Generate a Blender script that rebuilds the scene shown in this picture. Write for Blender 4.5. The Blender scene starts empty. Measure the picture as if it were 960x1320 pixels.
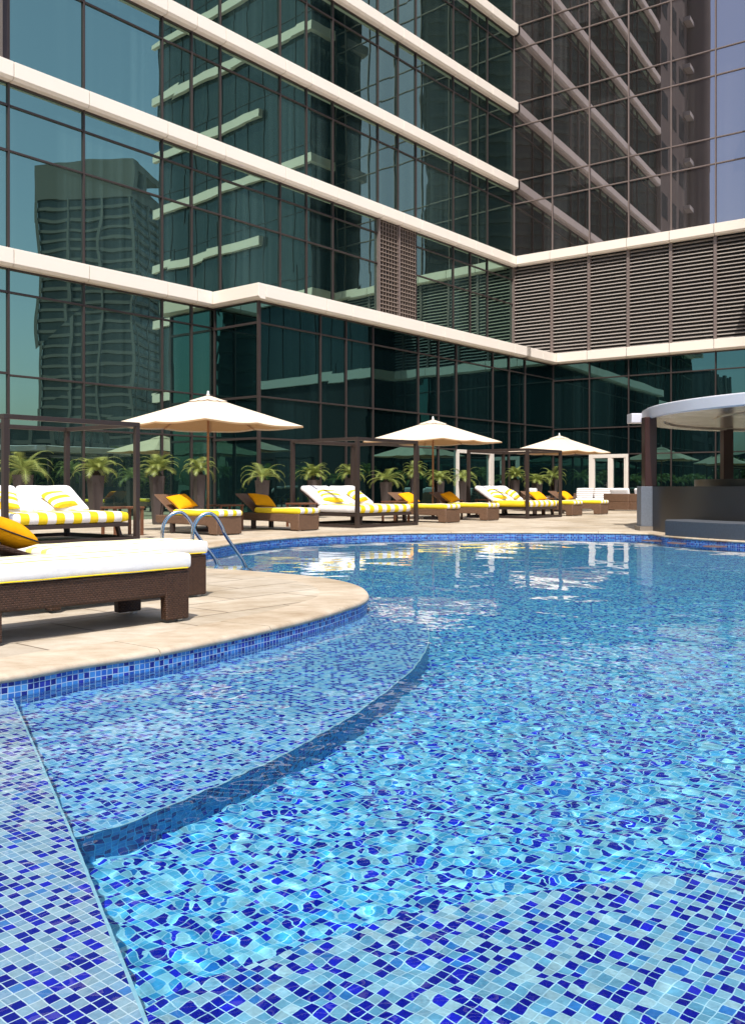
import bpy, math, random
import numpy as np
from mathutils import Vector, Matrix
from mathutils.geometry import tessellate_polygon
random.seed(7); rng = np.random.RandomState(5)
sc = bpy.context.scene; COL = sc.collection
R = math.radians

# ------------------------------------------------------------------ helpers
class MB:
    """collects shapes, becomes ONE mesh object"""
    def __init__(s): s.v = []; s.f = []; s.uv = []
    def add(s, V, F):
        n = len(s.v); s.v += [tuple(p) for p in V]; s.f += [tuple(i + n for i in f) for f in F]; return s
    def box(s, a, b):
        x0, y0, z0 = a; x1, y1, z1 = b
        return s.add([(x0,y0,z0),(x1,y0,z0),(x1,y1,z0),(x0,y1,z0),(x0,y0,z1),(x1,y0,z1),(x1,y1,z1),(x0,y1,z1)],
            [(0,3,2,1),(4,5,6,7),(0,1,5,4),(1,2,6,5),(2,3,7,6),(3,0,4,7)])
    def quad(s, a, b, c, d): return s.add([a,b,c,d], [(0,1,2,3)])
    def extr(s, prof, axis, a, b):
        """2D profile extruded along axis; prof in the other two axes (cyclic order)"""
        n = len(prof); V = []
        for t in (a, b):
            for (p, q) in prof:
                V.append({'x': (t,p,q), 'y': (p,t,q), 'z': (p,q,t)}[axis])
        F = [tuple(range(n)), tuple(range(2*n-1, n-1, -1))] + [(i, (i+1) % n, n+(i+1) % n, n+i) for i in range(n)]
        return s.add(V, F)
    def bar(s, p, q, r0, r1=None, n=8):
        r1 = r0 if r1 is None else r1; p = Vector(p); q = Vector(q); d = (q-p).normalized()
        a = d.orthogonal().normalized(); b = d.cross(a); V = []
        for c, r in ((p, r0), (q, r1)):
            for i in range(n):
                t = 2*math.pi*(i+.5)/n; V.append(c + (a*math.cos(t)+b*math.sin(t))*r)
        return s.add(V, [tuple(range(n-1,-1,-1)), tuple(range(n, 2*n))] + [(i,(i+1)%n,n+(i+1)%n,n+i) for i in range(n)])
    def tube(s, pts, r, n=10, closed=False):
        pts = [Vector(p) for p in pts]; m = len(pts); V = []; up = Vector((0,0,1)); prev = None
        for i, p in enumerate(pts):
            if closed: d = (pts[(i+1)%m]-pts[i-1]).normalized()
            else: d = (pts[min(i+1,m-1)]-pts[max(i-1,0)]).normalized()
            a = d.orthogonal().normalized() if prev is None else (prev - d*prev.dot(d)).normalized()
            prev = a; b = d.cross(a)
            for k in range(n):
                t = 2*math.pi*k/n; V.append(p+(a*math.cos(t)+b*math.sin(t))*r)
        F = []
        for i in range(m if closed else m-1):
            j = (i+1) % m
            F += [(i*n+k, i*n+(k+1)%n, j*n+(k+1)%n, j*n+k) for k in range(n)]
        if not closed: F += [tuple(range(n-1,-1,-1)), tuple(range((m-1)*n, m*n))]
        return s.add(V, F)
    def ring(s, prof, n=24, c=(0,0,0), a0=0, a1=2*math.pi, cap=False):
        """lathe a (r,z) profile"""
        full = abs(a1-a0-2*math.pi) < 1e-6; m = len(prof); k = n if full else n+1; V = []
        for i in range(k):
            t = a0+(a1-a0)*i/n
            for (r, z) in prof: V.append((c[0]+r*math.cos(t), c[1]+r*math.sin(t), c[2]+z))
        F = []
        for i in range(n):
            j = (i+1) % k
            for q in range(m-1): F.append((i*m+q, j*m+q, j*m+q+1, i*m+q+1))
        if cap: F.append(tuple(range(m))); F.append(tuple(range((k-1)*m+m-1, (k-1)*m-1, -1)))
        return s.add(V, F)
    def poly(s, loops, z, flip=False):
        L = [[Vector((p[0], p[1], 0)) for p in l] for l in loops]
        pts = [p for l in L for p in l]; tris = tessellate_polygon(L); F = []
        for t in tris:
            a, b, c = [pts[i] for i in t]
            up = (b-a).cross(c-a).z > 0
            F.append(tuple(t) if up != flip else tuple(reversed(t)))
        return s.add([(p.x, p.y, z) for p in pts], F)
    def build(s, name, mat, parent=None, smooth=False, bevel=0, recalc=False, seg=2, angle=35):
        m = bpy.data.meshes.new(name); m.from_pydata(s.v, [], s.f); m.update()
        if recalc:
            import bmesh
            b = bmesh.new(); b.from_mesh(m); bmesh.ops.recalc_face_normals(b, faces=b.faces); b.to_mesh(m); b.free()
        o = bpy.data.objects.new(name, m); COL.objects.link(o)
        if mat: m.materials.append(mat)
        if parent: o.parent = parent
        if smooth: m.shade_smooth()
        if smooth == 'auto':
            try: m.set_sharp_from_angle(angle=R(angle))
            except Exception: pass
        if bevel:
            md = o.modifiers.new('bevel', 'BEVEL'); md.width = bevel; md.segments = seg; md.limit_method = 'ANGLE'; md.angle_limit = R(40)
        return o

def tag(o, label=None, cat=None, group=None, kind=None):
    if label: o['label'] = label
    if cat: o['category'] = cat
    if group: o['group'] = group
    if kind: o['kind'] = kind
    return o
def thing(name, label, cat, loc=(0,0,0), rz=0, group=None):
    o = bpy.data.objects.new(name, None); COL.objects.link(o); o.empty_display_size = .2
    o.location = loc; o.rotation_euler = (0,0,rz); return tag(o, label, cat, group)
def dup(root, loc, rz, label, group=None, scale=None):
    r = root.copy(); COL.objects.link(r); r.location = loc; r.rotation_euler = (0,0,rz); r['label'] = label
    if group: r['group'] = group
    if scale: r.scale = scale
    for ch in list(root.children):
        c = ch.copy(); COL.objects.link(c); c.parent = r
        for g in ch.children:
            d = g.copy(); COL.objects.link(d); d.parent = c
    return r

# ------------------------------------------------------------------ materials
def new_mat(name):
    m = bpy.data.materials.new(name); m.use_nodes = True
    t = m.node_tree; return m, t, t.nodes['Principled BSDF']
def N(t, typ, **k):
    n = t.nodes.new(typ)
    for a, b in k.items(): setattr(n, a, b)
    return n
def math_(t, op, a, b=None, c=None):
    n = N(t, 'ShaderNodeMath', operation=op)
    for i, x in enumerate((a, b, c)):
        if x is None: continue
        if isinstance(x, (int, float)): n.inputs[i].default_value = x
        else: t.links.new(x, n.inputs[i])
    return n.outputs[0]
def vmath(t, op, a, b=None):
    n = N(t, 'ShaderNodeVectorMath', operation=op)
    for i, x in enumerate((a, b)):
        if x is None: continue
        if isinstance(x, tuple): n.inputs[i].default_value = x
        else: t.links.new(x, n.inputs[i])
    return n.outputs[0]
def mix(t, f, a, b, typ='MIX'):
    n = N(t, 'ShaderNodeMix', data_type='RGBA', blend_type=typ)
    for i, x in ((0, f), (6, a), (7, b)):
        if isinstance(x, (int, float)): n.inputs[i].default_value = x
        elif isinstance(x, tuple): n.inputs[i].default_value = x if len(x) == 4 else (*x, 1)
        else: t.links.new(x, n.inputs[i])
    return n.outputs[2]
def ramp(t, f, stops, interp='LINEAR'):
    n = N(t, 'ShaderNodeValToRGB'); cr = n.color_ramp; cr.interpolation = interp
    while len(cr.elements) < len(stops): cr.elements.new(.5)
    for e, (p, c) in zip(cr.elements, stops):
        e.position = p; e.color = (c, c, c, 1) if isinstance(c, (int, float)) else (*c, 1)
    t.links.new(f, n.inputs[0]); return n.outputs[0]
def noise(t, vec, scale, detail=3, rough=.5, out=0):
    n = N(t, 'ShaderNodeTexNoise'); n.inputs['Scale'].default_value = scale; n.inputs['Detail'].default_value = detail
    n.inputs['Roughness'].default_value = rough
    if vec is not None: t.links.new(vec, n.inputs['Vector'])
    return n.outputs[out]
def coords(t, which='Object', scale=(1,1,1), rot=(0,0,0)):
    c = N(t, 'ShaderNodeTexCoord'); m = N(t, 'ShaderNodeMapping'); m.inputs['Scale'].default_value = scale; m.inputs['Rotation'].default_value = rot
    t.links.new(c.outputs[which], m.inputs[0]); return m.outputs[0]
def bump(t, h, strength, dist, b, nrm=None):
    n = N(t, 'ShaderNodeBump'); n.inputs['Strength'].default_value = strength; n.inputs['Distance'].default_value = dist
    t.links.new(h, n.inputs['Height'])
    if b is not None: t.links.new(n.outputs[0], b.inputs['Normal'])
    return n.outputs[0]
def plain(name, col, rough=.5, metal=0, var=.15, nscale=6, bmp=0, bscale=60, spec=.5, detail=4):
    m, t, b = new_mat(name); v = coords(t)
    f = noise(t, v, nscale, detail)
    c = mix(t, f, tuple(x*(1-var) for x in col), tuple(min(1, x*(1+var)) for x in col)); t.links.new(c, b.inputs['Base Color'])
    b.inputs['Roughness'].default_value = rough; b.inputs['Metallic'].default_value = metal; b.inputs['Specular IOR Level'].default_value = spec
    if bmp: bump(t, noise(t, v, bscale, 3), .6, bmp, b)
    return m

def tile_mat(name, pitch, rot, lights, dark, pdark, grout, rough=.25, gw=.075, mid=None, pmid=0):
    m, t, b = new_mat(name); v = coords(t, 'UV', (1/pitch, 1/pitch, 1), (0,0,rot))
    wob = noise(t, v, .9, 2, out=1); wob = vmath(t, 'SUBTRACT', wob, (.5,.5,.5)); wob = vmath(t, 'MULTIPLY', wob, (.1,.1,0)); v = vmath(t, 'ADD', v, wob)
    cell = vmath(t, 'FLOOR', v); fr = vmath(t, 'FRACTION', v)
    w = N(t, 'ShaderNodeTexWhiteNoise', noise_dimensions='3D'); t.links.new(cell, w.inputs['Vector'])
    w2 = N(t, 'ShaderNodeTexWhiteNoise', noise_dimensions='3D'); t.links.new(vmath(t, 'ADD', cell, (17.3, 5.1, 3.7)), w2.inputs['Vector'])
    stops = [(0, dark), (pdark*.7, tuple(x*1.7+.008 for x in dark)), (pdark, mid or lights[0])]
    p = pdark + pmid
    if pmid: stops.append((p, lights[0]))
    for i, l in enumerate(lights[1:]): stops.append((p + (1-p)*(i+1)/len(lights), l))
    cs = N(t, 'ShaderNodeSeparateXYZ'); t.links.new(cell, cs.inputs[0])
    par = math_(t, 'PINGPONG', math_(t, 'ADD', cs.outputs[0], cs.outputs[1]), 1)
    e = math_(t, 'MULTIPLY_ADD', par, .7, .75)
    wv_ = math_(t, 'POWER', w.outputs[0], e)
    c = ramp(t, wv_, stops, 'CONSTANT')
    c = mix(t, 1, c, ramp(t, w2.outputs[0], [(0, .78), (1, 1.0)]), 'MULTIPLY')
    c = mix(t, 1, c, ramp(t, noise(t, v, 2.3, 3), [(.3, .82), (.7, 1.0)]), 'MULTIPLY')   # mottled glass
    s = N(t, 'ShaderNodeSeparateXYZ'); t.links.new(fr, s.inputs[0])
    ex = math_(t, 'MINIMUM', s.outputs[0], math_(t, 'SUBTRACT', 1, s.outputs[0])); ey = math_(t, 'MINIMUM', s.outputs[1], math_(t, 'SUBTRACT', 1, s.outputs[1]))
    g = math_(t, 'LESS_THAN', math_(t, 'MINIMUM', ex, ey), gw)
    t.links.new(mix(t, g, c, grout), b.inputs['Base Color'])
    t.links.new(math_(t, 'MULTIPLY_ADD', g, .5, rough), b.inputs['Roughness'])
    return m

def glass_mat(name, tint, base, base2, refl, wave, wscale, curtain=.5):
    """coated curtain-wall glass: dark rooms and curtains behind, tinted mirror in front"""
    m, t, b = new_mat(name); t.nodes.remove(b); out = t.nodes['Material Output']
    v = coords(t)
    vs = coords(t, 'Object', (5.5, 0, .05)); fold = noise(t, vs, 1, 4, .6)
    vl = coords(t, 'Object', (.42, 0, .02)); mask = noise(t, vl, 1, 1)
    vcell = coords(t, 'Object', (.36, 0, .265)); cell = vmath(t, 'FLOOR', vcell)
    w = N(t, 'ShaderNodeTexWhiteNoise', noise_dimensions='3D'); t.links.new(cell, w.inputs['Vector'])
    mk = math_(t, 'MULTIPLY', ramp(t, mask, [(.42, 0), (.52, 1)]), ramp(t, w.outputs[0], [(.2, .25), (.8, 1)]))
    fm = math_(t, 'MULTIPLY', mk, ramp(t, fold, [(.35, .25), (.65, 1)]))
    c = mix(t, math_(t, 'MULTIPLY', fm, curtain), base, base2)
    d = N(t, 'ShaderNodeBsdfDiffuse'); t.links.new(c, d.inputs[0])
    g = N(t, 'ShaderNodeBsdfGlossy'); g.inputs['Color'].default_value = (*tint, 1); g.inputs['Roughness'].default_value = 0
    wv = noise(t, coords(t, 'Object', (1, 1, .75)), wscale, 1, .4)
    bp = bump(t, wv, 1, wave, None); t.links.new(bp, g.inputs['Normal'])
    lw = N(t, 'ShaderNodeFresnel'); lw.inputs[0].default_value = 1.5
    f = math_(t, 'ADD', refl, math_(t, 'MULTIPLY', lw.outputs[0], 1-refl))
    ms = N(t, 'ShaderNodeMixShader'); t.links.new(f, ms.inputs[0]); t.links.new(d.outputs[0], ms.inputs[1]); t.links.new(g.outputs[0], ms.inputs[2])
    t.links.new(ms.outputs[0], out.inputs['Surface']); return m

def stripe_mat(name, period, ca, cb, frac=.5, axis=1, off=0.0, bmp=.004):
    m, t, b = new_mat(name); v = coords(t)
    s = N(t, 'ShaderNodeSeparateXYZ'); t.links.new(v, s.inputs[0])
    x = math_(t, 'FRACT', math_(t, 'ADD', math_(t, 'DIVIDE', s.outputs[axis], period), off+50))
    e = math_(t, 'LESS_THAN', x, frac)
    c = mix(t, e, ca, cb)
    c = mix(t, 1, c, ramp(t, noise(t, v, 9, 3), [(.3, .93), (.7, 1)]), 'MULTIPLY')
    t.links.new(c, b.inputs['Base Color']); b.inputs['Roughness'].default_value = .9; b.inputs['Specular IOR Level'].default_value = .1
    h = math_(t, 'ADD', math_(t, 'MULTIPLY', noise(t, v, 7, 3), 1.0), math_(t, 'MULTIPLY', noise(t, v, 400, 1), .02)); bump(t, h, .8, bmp*4, b)
    return m

def wicker_mat(name, col, sc_=70):
    m, t, b = new_mat(name); v = coords(t, 'Object', (sc_,sc_,sc_))
    cell = vmath(t, 'FLOOR', v); w = N(t, 'ShaderNodeTexWhiteNoise', noise_dimensions='3D'); t.links.new(cell, w.inputs['Vector'])
    ck = N(t, 'ShaderNodeTexChecker'); ck.inputs['Scale'].default_value = 1; t.links.new(vmath(t,'ADD',v,(.01,.013,.017)), ck.inputs['Vector'])
    k = math_(t, 'ADD', math_(t, 'MULTIPLY', w.outputs[0], .5), math_(t, 'MULTIPLY', ck.outputs[1], .5))
    c = mix(t, k, tuple(x*.55 for x in col), tuple(x*1.5 for x in col)); t.links.new(c, b.inputs['Base Color'])
    fr = vmath(t, 'FRACTION', v); s = N(t, 'ShaderNodeSeparateXYZ'); t.links.new(fr, s.inputs[0])
    def hump(x): y = math_(t, 'SUBTRACT', x, .5); return math_(t, 'SUBTRACT', 1, math_(t, 'MULTIPLY', math_(t, 'MULTIPLY', y, y), 4))
    h = math_(t, 'MULTIPLY', math_(t, 'MAXIMUM', hump(s.outputs[0]), hump(s.outputs[1])), hump(s.outputs[2]))
    bump(t, h, .9, .004, b); b.inputs['Roughness'].default_value = .5; b.inputs['Specular IOR Level'].default_value = .35
    return m

def stone_mat(name, ca, cb, joint=None, brick=None, rot=0, rough=.6):
    m, t, b = new_mat(name); v = coords(t, 'Object', (1,1,1), (0,0,rot))
    vs = coords(t, 'Object', (1,1.7,1), (0,0,rot+.35))
    a = noise(t, v, 1.1, 6, .65); c2 = noise(t, vs, 4.0, 6, .7)
    c = mix(t, ramp(t, a, [(.3, 0), (.7, 1)]), ca, cb)
    c = mix(t, 1, c, ramp(t, noise(t, v, .45, 5, .6), [(.40, (.80,.76,.70)), (.52, (1,1,1))]), 'MULTIPLY')
    c = mix(t, 1, c, ramp(t, c2, [(.36, (.80,.75,.69)), (.60, (1,1,1))]), 'MULTIPLY')
    pit = noise(t, v, 55, 3, .7); c = mix(t, ramp(t, pit, [(.62, 0), (.74, .55)]), c, (.22,.17,.12))
    h = math_(t, 'MULTIPLY', pit, -.3)
    if brick:
        br = N(t, 'ShaderNodeTexBrick'); br.offset = .5; br.inputs['Scale'].default_value = 1
        br.inputs['Brick Width'].default_value = brick[0]; br.inputs['Row Height'].default_value = brick[1]; br.inputs['Mortar Size'].default_value = .009
        br.inputs['Color1'].default_value = (.86,.86,.86,1); br.inputs['Color2'].default_value = (1,1,1,1); br.inputs['Mortar'].default_value = (.34,.31,.28,1); br.inputs['Bias'].default_value = .1
        t.links.new(v, br.inputs['Vector']); c = mix(t, 1, c, br.outputs[0], 'MULTIPLY')
    t.links.new(c, b.inputs['Base Color']); b.inputs['Roughness'].default_value = rough
    bump(t, h, .5, .01, b); return m

def canvas_mat(name, col):
    m, t, b = new_mat(name); out = t.nodes['Material Output']; v = coords(t)
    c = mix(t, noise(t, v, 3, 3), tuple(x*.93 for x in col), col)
    gm = N(t, 'ShaderNodeNewGeometry'); c = mix(t, gm.outputs['Backfacing'], c, (.40,.25,.13))  # underside painted tan in place of warm light coming through the cloth
    t.links.new(c, b.inputs['Base Color']); b.inputs['Roughness'].default_value = .9; b.inputs['Specular IOR Level'].default_value = .1
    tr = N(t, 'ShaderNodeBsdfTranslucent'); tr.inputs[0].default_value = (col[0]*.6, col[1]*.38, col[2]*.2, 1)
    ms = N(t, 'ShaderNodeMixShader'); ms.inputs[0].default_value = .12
    t.links.new(b.outputs[0], ms.inputs[1]); t.links.new(tr.outputs[0], ms.inputs[2]); t.links.new(ms.outputs[0], out.inputs['Surface'])
    bump(t, noise(t, v, 4, 3), .6, .03, b); return m

def leaf_mat(name, a, b_):
    m, t, b = new_mat(name); v = coords(t); out = t.nodes['Material Output']
    c = mix(t, noise(t, v, 9, 2), a, b_); t.links.new(c, b.inputs['Base Color']); b.inputs['Roughness'].default_value = .45
    tr = N(t, 'ShaderNodeBsdfTranslucent'); t.links.new(c, tr.inputs[0]); ms = N(t, 'ShaderNodeMixShader'); ms.inputs[0].default_value = .3
    t.links.new(b.outputs[0], ms.inputs[1]); t.links.new(tr.outputs[0], ms.inputs[2]); t.links.new(ms.outputs[0], out.inputs['Surface']); return m

M = {}
M['deck'] = stone_mat('deck_stone', (.50,.43,.34), (.64,.57,.47), brick=(1.2,.6), rot=R(-50.7))
M['coping'] = stone_mat('coping_stone', (.48,.39,.29), (.62,.54,.43))
LT = [(.40,.66,.80), (.30,.60,.76), (.46,.70,.80), (.20,.50,.74)]
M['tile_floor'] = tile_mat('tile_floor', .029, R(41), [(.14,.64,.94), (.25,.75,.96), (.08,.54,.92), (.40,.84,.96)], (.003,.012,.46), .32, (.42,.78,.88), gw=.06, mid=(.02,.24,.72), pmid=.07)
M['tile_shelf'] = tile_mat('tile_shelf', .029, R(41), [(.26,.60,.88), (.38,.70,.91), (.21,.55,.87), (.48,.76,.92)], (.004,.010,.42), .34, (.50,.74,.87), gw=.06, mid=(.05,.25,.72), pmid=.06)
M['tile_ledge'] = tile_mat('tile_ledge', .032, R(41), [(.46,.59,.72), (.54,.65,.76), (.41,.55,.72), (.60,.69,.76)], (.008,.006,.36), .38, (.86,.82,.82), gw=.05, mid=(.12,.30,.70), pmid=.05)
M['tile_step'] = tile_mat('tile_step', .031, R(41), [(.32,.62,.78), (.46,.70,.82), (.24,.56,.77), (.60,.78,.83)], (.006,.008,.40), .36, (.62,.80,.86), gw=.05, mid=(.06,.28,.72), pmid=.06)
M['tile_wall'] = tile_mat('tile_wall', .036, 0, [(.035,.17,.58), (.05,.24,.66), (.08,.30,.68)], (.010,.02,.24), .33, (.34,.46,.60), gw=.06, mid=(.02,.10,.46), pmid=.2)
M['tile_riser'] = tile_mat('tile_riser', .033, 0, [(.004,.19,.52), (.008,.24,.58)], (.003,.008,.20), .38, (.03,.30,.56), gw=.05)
M['pencil'] = plain('pencil_trim', (.45,.66,.72), .3, 0, .15, 30)
M['glass_l'] = glass_mat('glass_left', (.52,.79,.64), (.005,.014,.015), (.055,.10,.10), .46, .0032, .75, .8)
M['glass_low'] = glass_mat('glass_low', (.22,.48,.46), (.002,.006,.007), (.014,.036,.038), .27, .004, .7, .6)
M['glass_r'] = glass_mat('glass_right', (.66,.62,.68), (.026,.022,.020), (.15,.14,.14), .44, .0008, .5)
M['mull'] = plain('mullion_metal', (.058,.042,.040), .4, .3, .15, 3)
M['mull_r'] = plain('mullion_light', (.23,.18,.165), .4, .3, .12, 3)
M['band'] = plain('band_panel', (.90,.82,.73), .45, 0, .03, .6, spec=.3)
M['louver'] = plain('louver_metal', (.35,.31,.28), .5, .1, .15, 2)
M['lattice'] = plain('lattice_metal', (.20,.155,.13), .5, .1, .15, 2)
M['dark'] = plain('dark_void', (.02,.02,.022), .8)
M['glass_blk'] = glass_mat('glass_block', (.4,.5,.5), (.020,.028,.030), (.05,.06,.06), .10, .002, .6, .6)
M['wall_brown'] = plain('brown_stone', (.15,.125,.11), .7, 0, .2, .8)
M['ledge_light'] = plain('pale_trim', (.62,.58,.53), .6)
M['wicker'] = wicker_mat('wicker_brown', (.050,.024,.014))
M['wicker_lt'] = wicker_mat('wicker_light', (.15,.085,.052), 60)
M['white'] = stripe_mat('white_fabric', .5, (.86,.84,.84), (.86,.84,.84))
M['str_bed'] = stripe_mat('stripe_bed', .33, (.86,.84,.84), (.90,.66,.03), .5, 1)
M['str_lounge'] = stripe_mat('stripe_lounge', .2367, (.86,.85,.84), (.90,.70,.04), .45, 1, .725)
M['str_near'] = stripe_mat('stripe_near', .2367, (.86,.85,.84), (.88,.80,.22), .36, 1, .18, .002)
M['str_pillow'] = stripe_mat('stripe_pillow', .17, (.86,.84,.80), (.90,.66,.04), .5, 0)
M['str_sofa'] = stripe_mat('stripe_sofa', .09, (.80,.77,.75), (.10,.08,.08), .2, 0)
M['yellow'] = stripe_mat('yellow_fabric', .5, (.92,.68,.02), (.92,.68,.02))
M['orange'] = stripe_mat('amber_fabric', .5, (.86,.37,.006), (.86,.37,.006))
M['piping'] = plain('dark_piping', (.03,.02,.015), .7)
M['bronze'] = plain('bronze_metal', (.045,.030,.026), .45, .2, .15, 5)
M['table'] = plain('table_wood', (.16,.062,.03), .45, 0, .2, 12)
M['wood'] = plain('teak_pole', (.33,.15,.06), .45, 0, .2, 14)
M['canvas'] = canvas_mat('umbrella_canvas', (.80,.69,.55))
M['pot'] = plain('planter_clay', (.062,.046,.043), .6, 0, .15, 3)
M['soil'] = plain('soil', (.03,.02,.015), .9)
M['leaf'] = leaf_mat('palm_leaf', (.15,.21,.04), (.36,.40,.11))
M['trunk'] = plain('palm_trunk', (.07,.045,.03), .9, 0, .3, 20, .01)
M['leaf_d'] = leaf_mat('tree_leaf', (.05,.09,.02), (.16,.20,.05))
M['chrome'] = plain('chrome_steel', (.62,.64,.68), .12, 1, .05, 3)
M['cap'] = plain('foot_cap', (.6,.6,.6), .3, .8)
M['granite'] = plain('granite_dark', (.017,.016,.018), .32, 0, .3, 40, spec=.5)
M['granite_lt'] = plain('granite_flamed', (.060,.067,.080), .6, 0, .25, 30, .002, 80)
M['pillar'] = plain('pillar_granite', (.15,.17,.205), .6, 0, .25, 30, .002, 80)
M['column'] = plain('bar_column', (.045,.016,.014), .3, .1, .15, 6)
M['fascia'] = plain('roof_fascia', (.72,.72,.79), .35, .15, .08, 2)
M['seat'] = plain('stool_seat', (.10,.06,.06), .6)
M['white_paint'] = plain('white_frame', (.74,.68,.62), .4, 0, .04, 2)
M['plinth'] = plain('plinth_stone', (.22,.19,.16), .7)
M['sand'] = plain('ground_sand', (.34,.28,.21), .9, 0, .2, .02)
M['tower'] = plain('tower_concrete', (.13,.135,.13), .8, 0, .15, .1)
M['tower_glass'] = plain('tower_glass', (.05,.065,.07), .25, 0, .3, .3)
M['tower_fin'] = plain('tower_fin', (.12,.125,.12), .7)
def ceiling_mat():
    m, t, b = new_mat('bar_ceiling'); v = coords(t)
    c = mix(t, noise(t, v, .8, 3), (.55,.51,.47), (.88,.84,.78)); t.links.new(c, b.inputs['Base Color'])
    b.inputs['Roughness'].default_value = .2; b.inputs['Metallic'].default_value = .6
    bump(t, noise(t, v, 1.2, 2), .5, .03, b); return m
M['ceiling'] = ceiling_mat()

# ------------------------------------------------------------------ camera frame and survey helpers
F = 1160.0; CX = 480.0; HZ = 627.0; WZ = -.13
a1, a2 = R(39.3), R(125.8)
D1 = np.array([math.sin(a1), math.cos(a1)]); D2 = np.array([math.sin(a2), math.cos(a2)])
N1 = np.array([D1[1], -D1[0]]); N2 = np.array([D2[1], -D2[0]])
PC = np.array([6.886, 44.0])
RZ1 = math.atan2(D1[1], D1[0]); RZ2 = math.atan2(D2[1], D2[0])
def P(s, w): return PC + s*D1 + w*N1
def hit_s(u, w):                       # distance along the left facade line at offset w for a sight line
    r = np.array([(u-CX)/F, 1.]); o = PC + w*N1
    k, t = np.linalg.solve(np.array([[r[0], -D1[0]], [r[1], -D1[1]]]), o); return t
def ground(u, v, z=0): Y = F*(1-z)/(v-HZ); return np.array([(u-CX)/F*Y, Y])
def under(u, v, d):                    # true plan position of a point d below the water, seen refracted
    p = ground(u, v, WZ); r = np.hypot(*p); th = math.asin(math.sin(math.atan2(r, 1-WZ))/1.333)
    return p*(1+d*math.tan(th)/r)
def mirror(p, Pm, n): p = np.array(p); return p-2*((p-Pm)@n)*n
def smooth_curve(pts, n=8, closed=False):
    pts = [np.array(p, float) for p in pts]; m = len(pts); out = []
    for i in range(m if closed else m-1):
        p0 = pts[(i-1) % m] if closed or i > 0 else pts[0]*2-pts[1]
        p1 = pts[i]; p2 = pts[(i+1) % m]; p3 = pts[(i+2) % m] if closed or i+2 < m else pts[-1]*2-pts[-2]
        for k in range(n):
            t = k/n; out.append(.5*((2*p1)+(-p0+p2)*t+(2*p0-5*p1+4*p2-p3)*t*t+(-p0+3*p1-3*p2+p3)*t**3))
    if not closed: out.append(pts[-1])
    return out
def resample(pts, step):
    out = [pts[0]]; acc = 0
    L = [0]; 
    for a, b in zip(pts, pts[1:]): L.append(L[-1]+np.hypot(*(b-a)))
    n = max(2, int(round(L[-1]/step))); xs = np.array([p[0] for p in pts]); ys = np.array([p[1] for p in pts]); q = np.linspace(0, L[-1], n+1)
    return [np.array([x, y]) for x, y in zip(np.interp(q, L, xs), np.interp(q, L, ys))]

# ------------------------------------------------------------------ pool outline (clockwise seen from above = water inside)
BC = np.array([11.75, 20.1])            # centre of the round bar
isl = [(-8.0,2.0), (-4.0,3.55), (-2.75,4.25), (-1.97,4.77)] + [tuple(ground(u, v)) for u, v in ((100,853),(200,838),(300,818),(400,795),(450,780),(470,772.5),(475,765),(466,756),(440,748),(400,742),(350,737.5),(310,734.5))] + [(-2.2,11.15),(-2.9,11.75),(-3.25,12.7),(-3.2,13.9)]
far = [tuple(ground(u, v)) for u, v in ((274,704),(320,697),(400,690.3),(500,686.6),(600,685.4),(700,685.3),(790,686),(838,687.2))]
ring_pts = [tuple(BC+6.05*np.array([math.cos(t), math.sin(t)])) for t in [R(x) for x in (197, 206, 217, 231, 248)]]
outline = smooth_curve(isl + far, 7) + smooth_curve(ring_pts, 6)
outline = resample(outline, .12)
loop = outline + [np.array(p) for p in ((13.5,12.5), (13.5,-5.0), (-8.0,-5.0))]
def offset(pts, d):
    out = []
    for i, p in enumerate(pts):
        a = pts[max(i-1,0)]; b = pts[min(i+1,len(pts)-1)]; t = (b-a)/max(1e-9, np.hypot(*(b-a))); out.append(p+d*np.array([-t[1], t[0]]))
    return out
CW = .46
# outward (away from water) is to the left of travel
outer = offset(outline, CW)
def uvmesh(name, V, Fc, UV, mat, smooth=False):
    m = bpy.data.meshes.new(name); m.from_pydata([tuple(v) for v in V], [], Fc); m.update()
    l = m.uv_layers.new(name='UVMap')
    idx = np.empty(len(m.loops), int); m.loops.foreach_get('vertex_index', idx)
    l.data.foreach_set('uv', np.array(UV, float)[idx].ravel())
    o = bpy.data.objects.new(name, m); COL.objects.link(o); m.materials.append(mat)
    if smooth: m.shade_smooth()
    return o
def wall_strip(name, pts, z0, z1, mat, flip=False, rows=1):
    V = []; UV = []; Fc = []; L = 0; off = rng.rand()*5
    for i, p in enumerate(pts):
        if i: L += np.hypot(*(p-pts[i-1]))
        for k in range(rows+1):
            z = z0+(z1-z0)*k/rows; V.append((p[0], p[1], z)); UV.append((L+off, z))
    n = rows+1
    for i in range(len(pts)-1):
        for k in range(rows):
            q = (i*n+k, (i+1)*n+k, (i+1)*n+k+1, i*n+k+1); Fc.append(q[::-1] if flip else q)
    return uvmesh(name, V, Fc, UV, mat)
def flat(name, pts, z, mat):
    mb = MB().poly([pts], z); return uvmesh(name, mb.v, mb.f, [(v[0]+20, v[1]+20) for v in mb.v], mat)
caustic = []
# deck
big = [(-60,-40), (60,-40), (60,75), (-60,75)]
mb = MB().poly([big, [tuple(p) for p in (outer + [np.array(q) for q in ((13.5+CW,12.5), (13.5+CW,-5.0-CW), (-8.0,-5.0-CW))])]], 0.0)
tag(mb.build('pool_deck', M['deck']), kind='structure')
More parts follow.
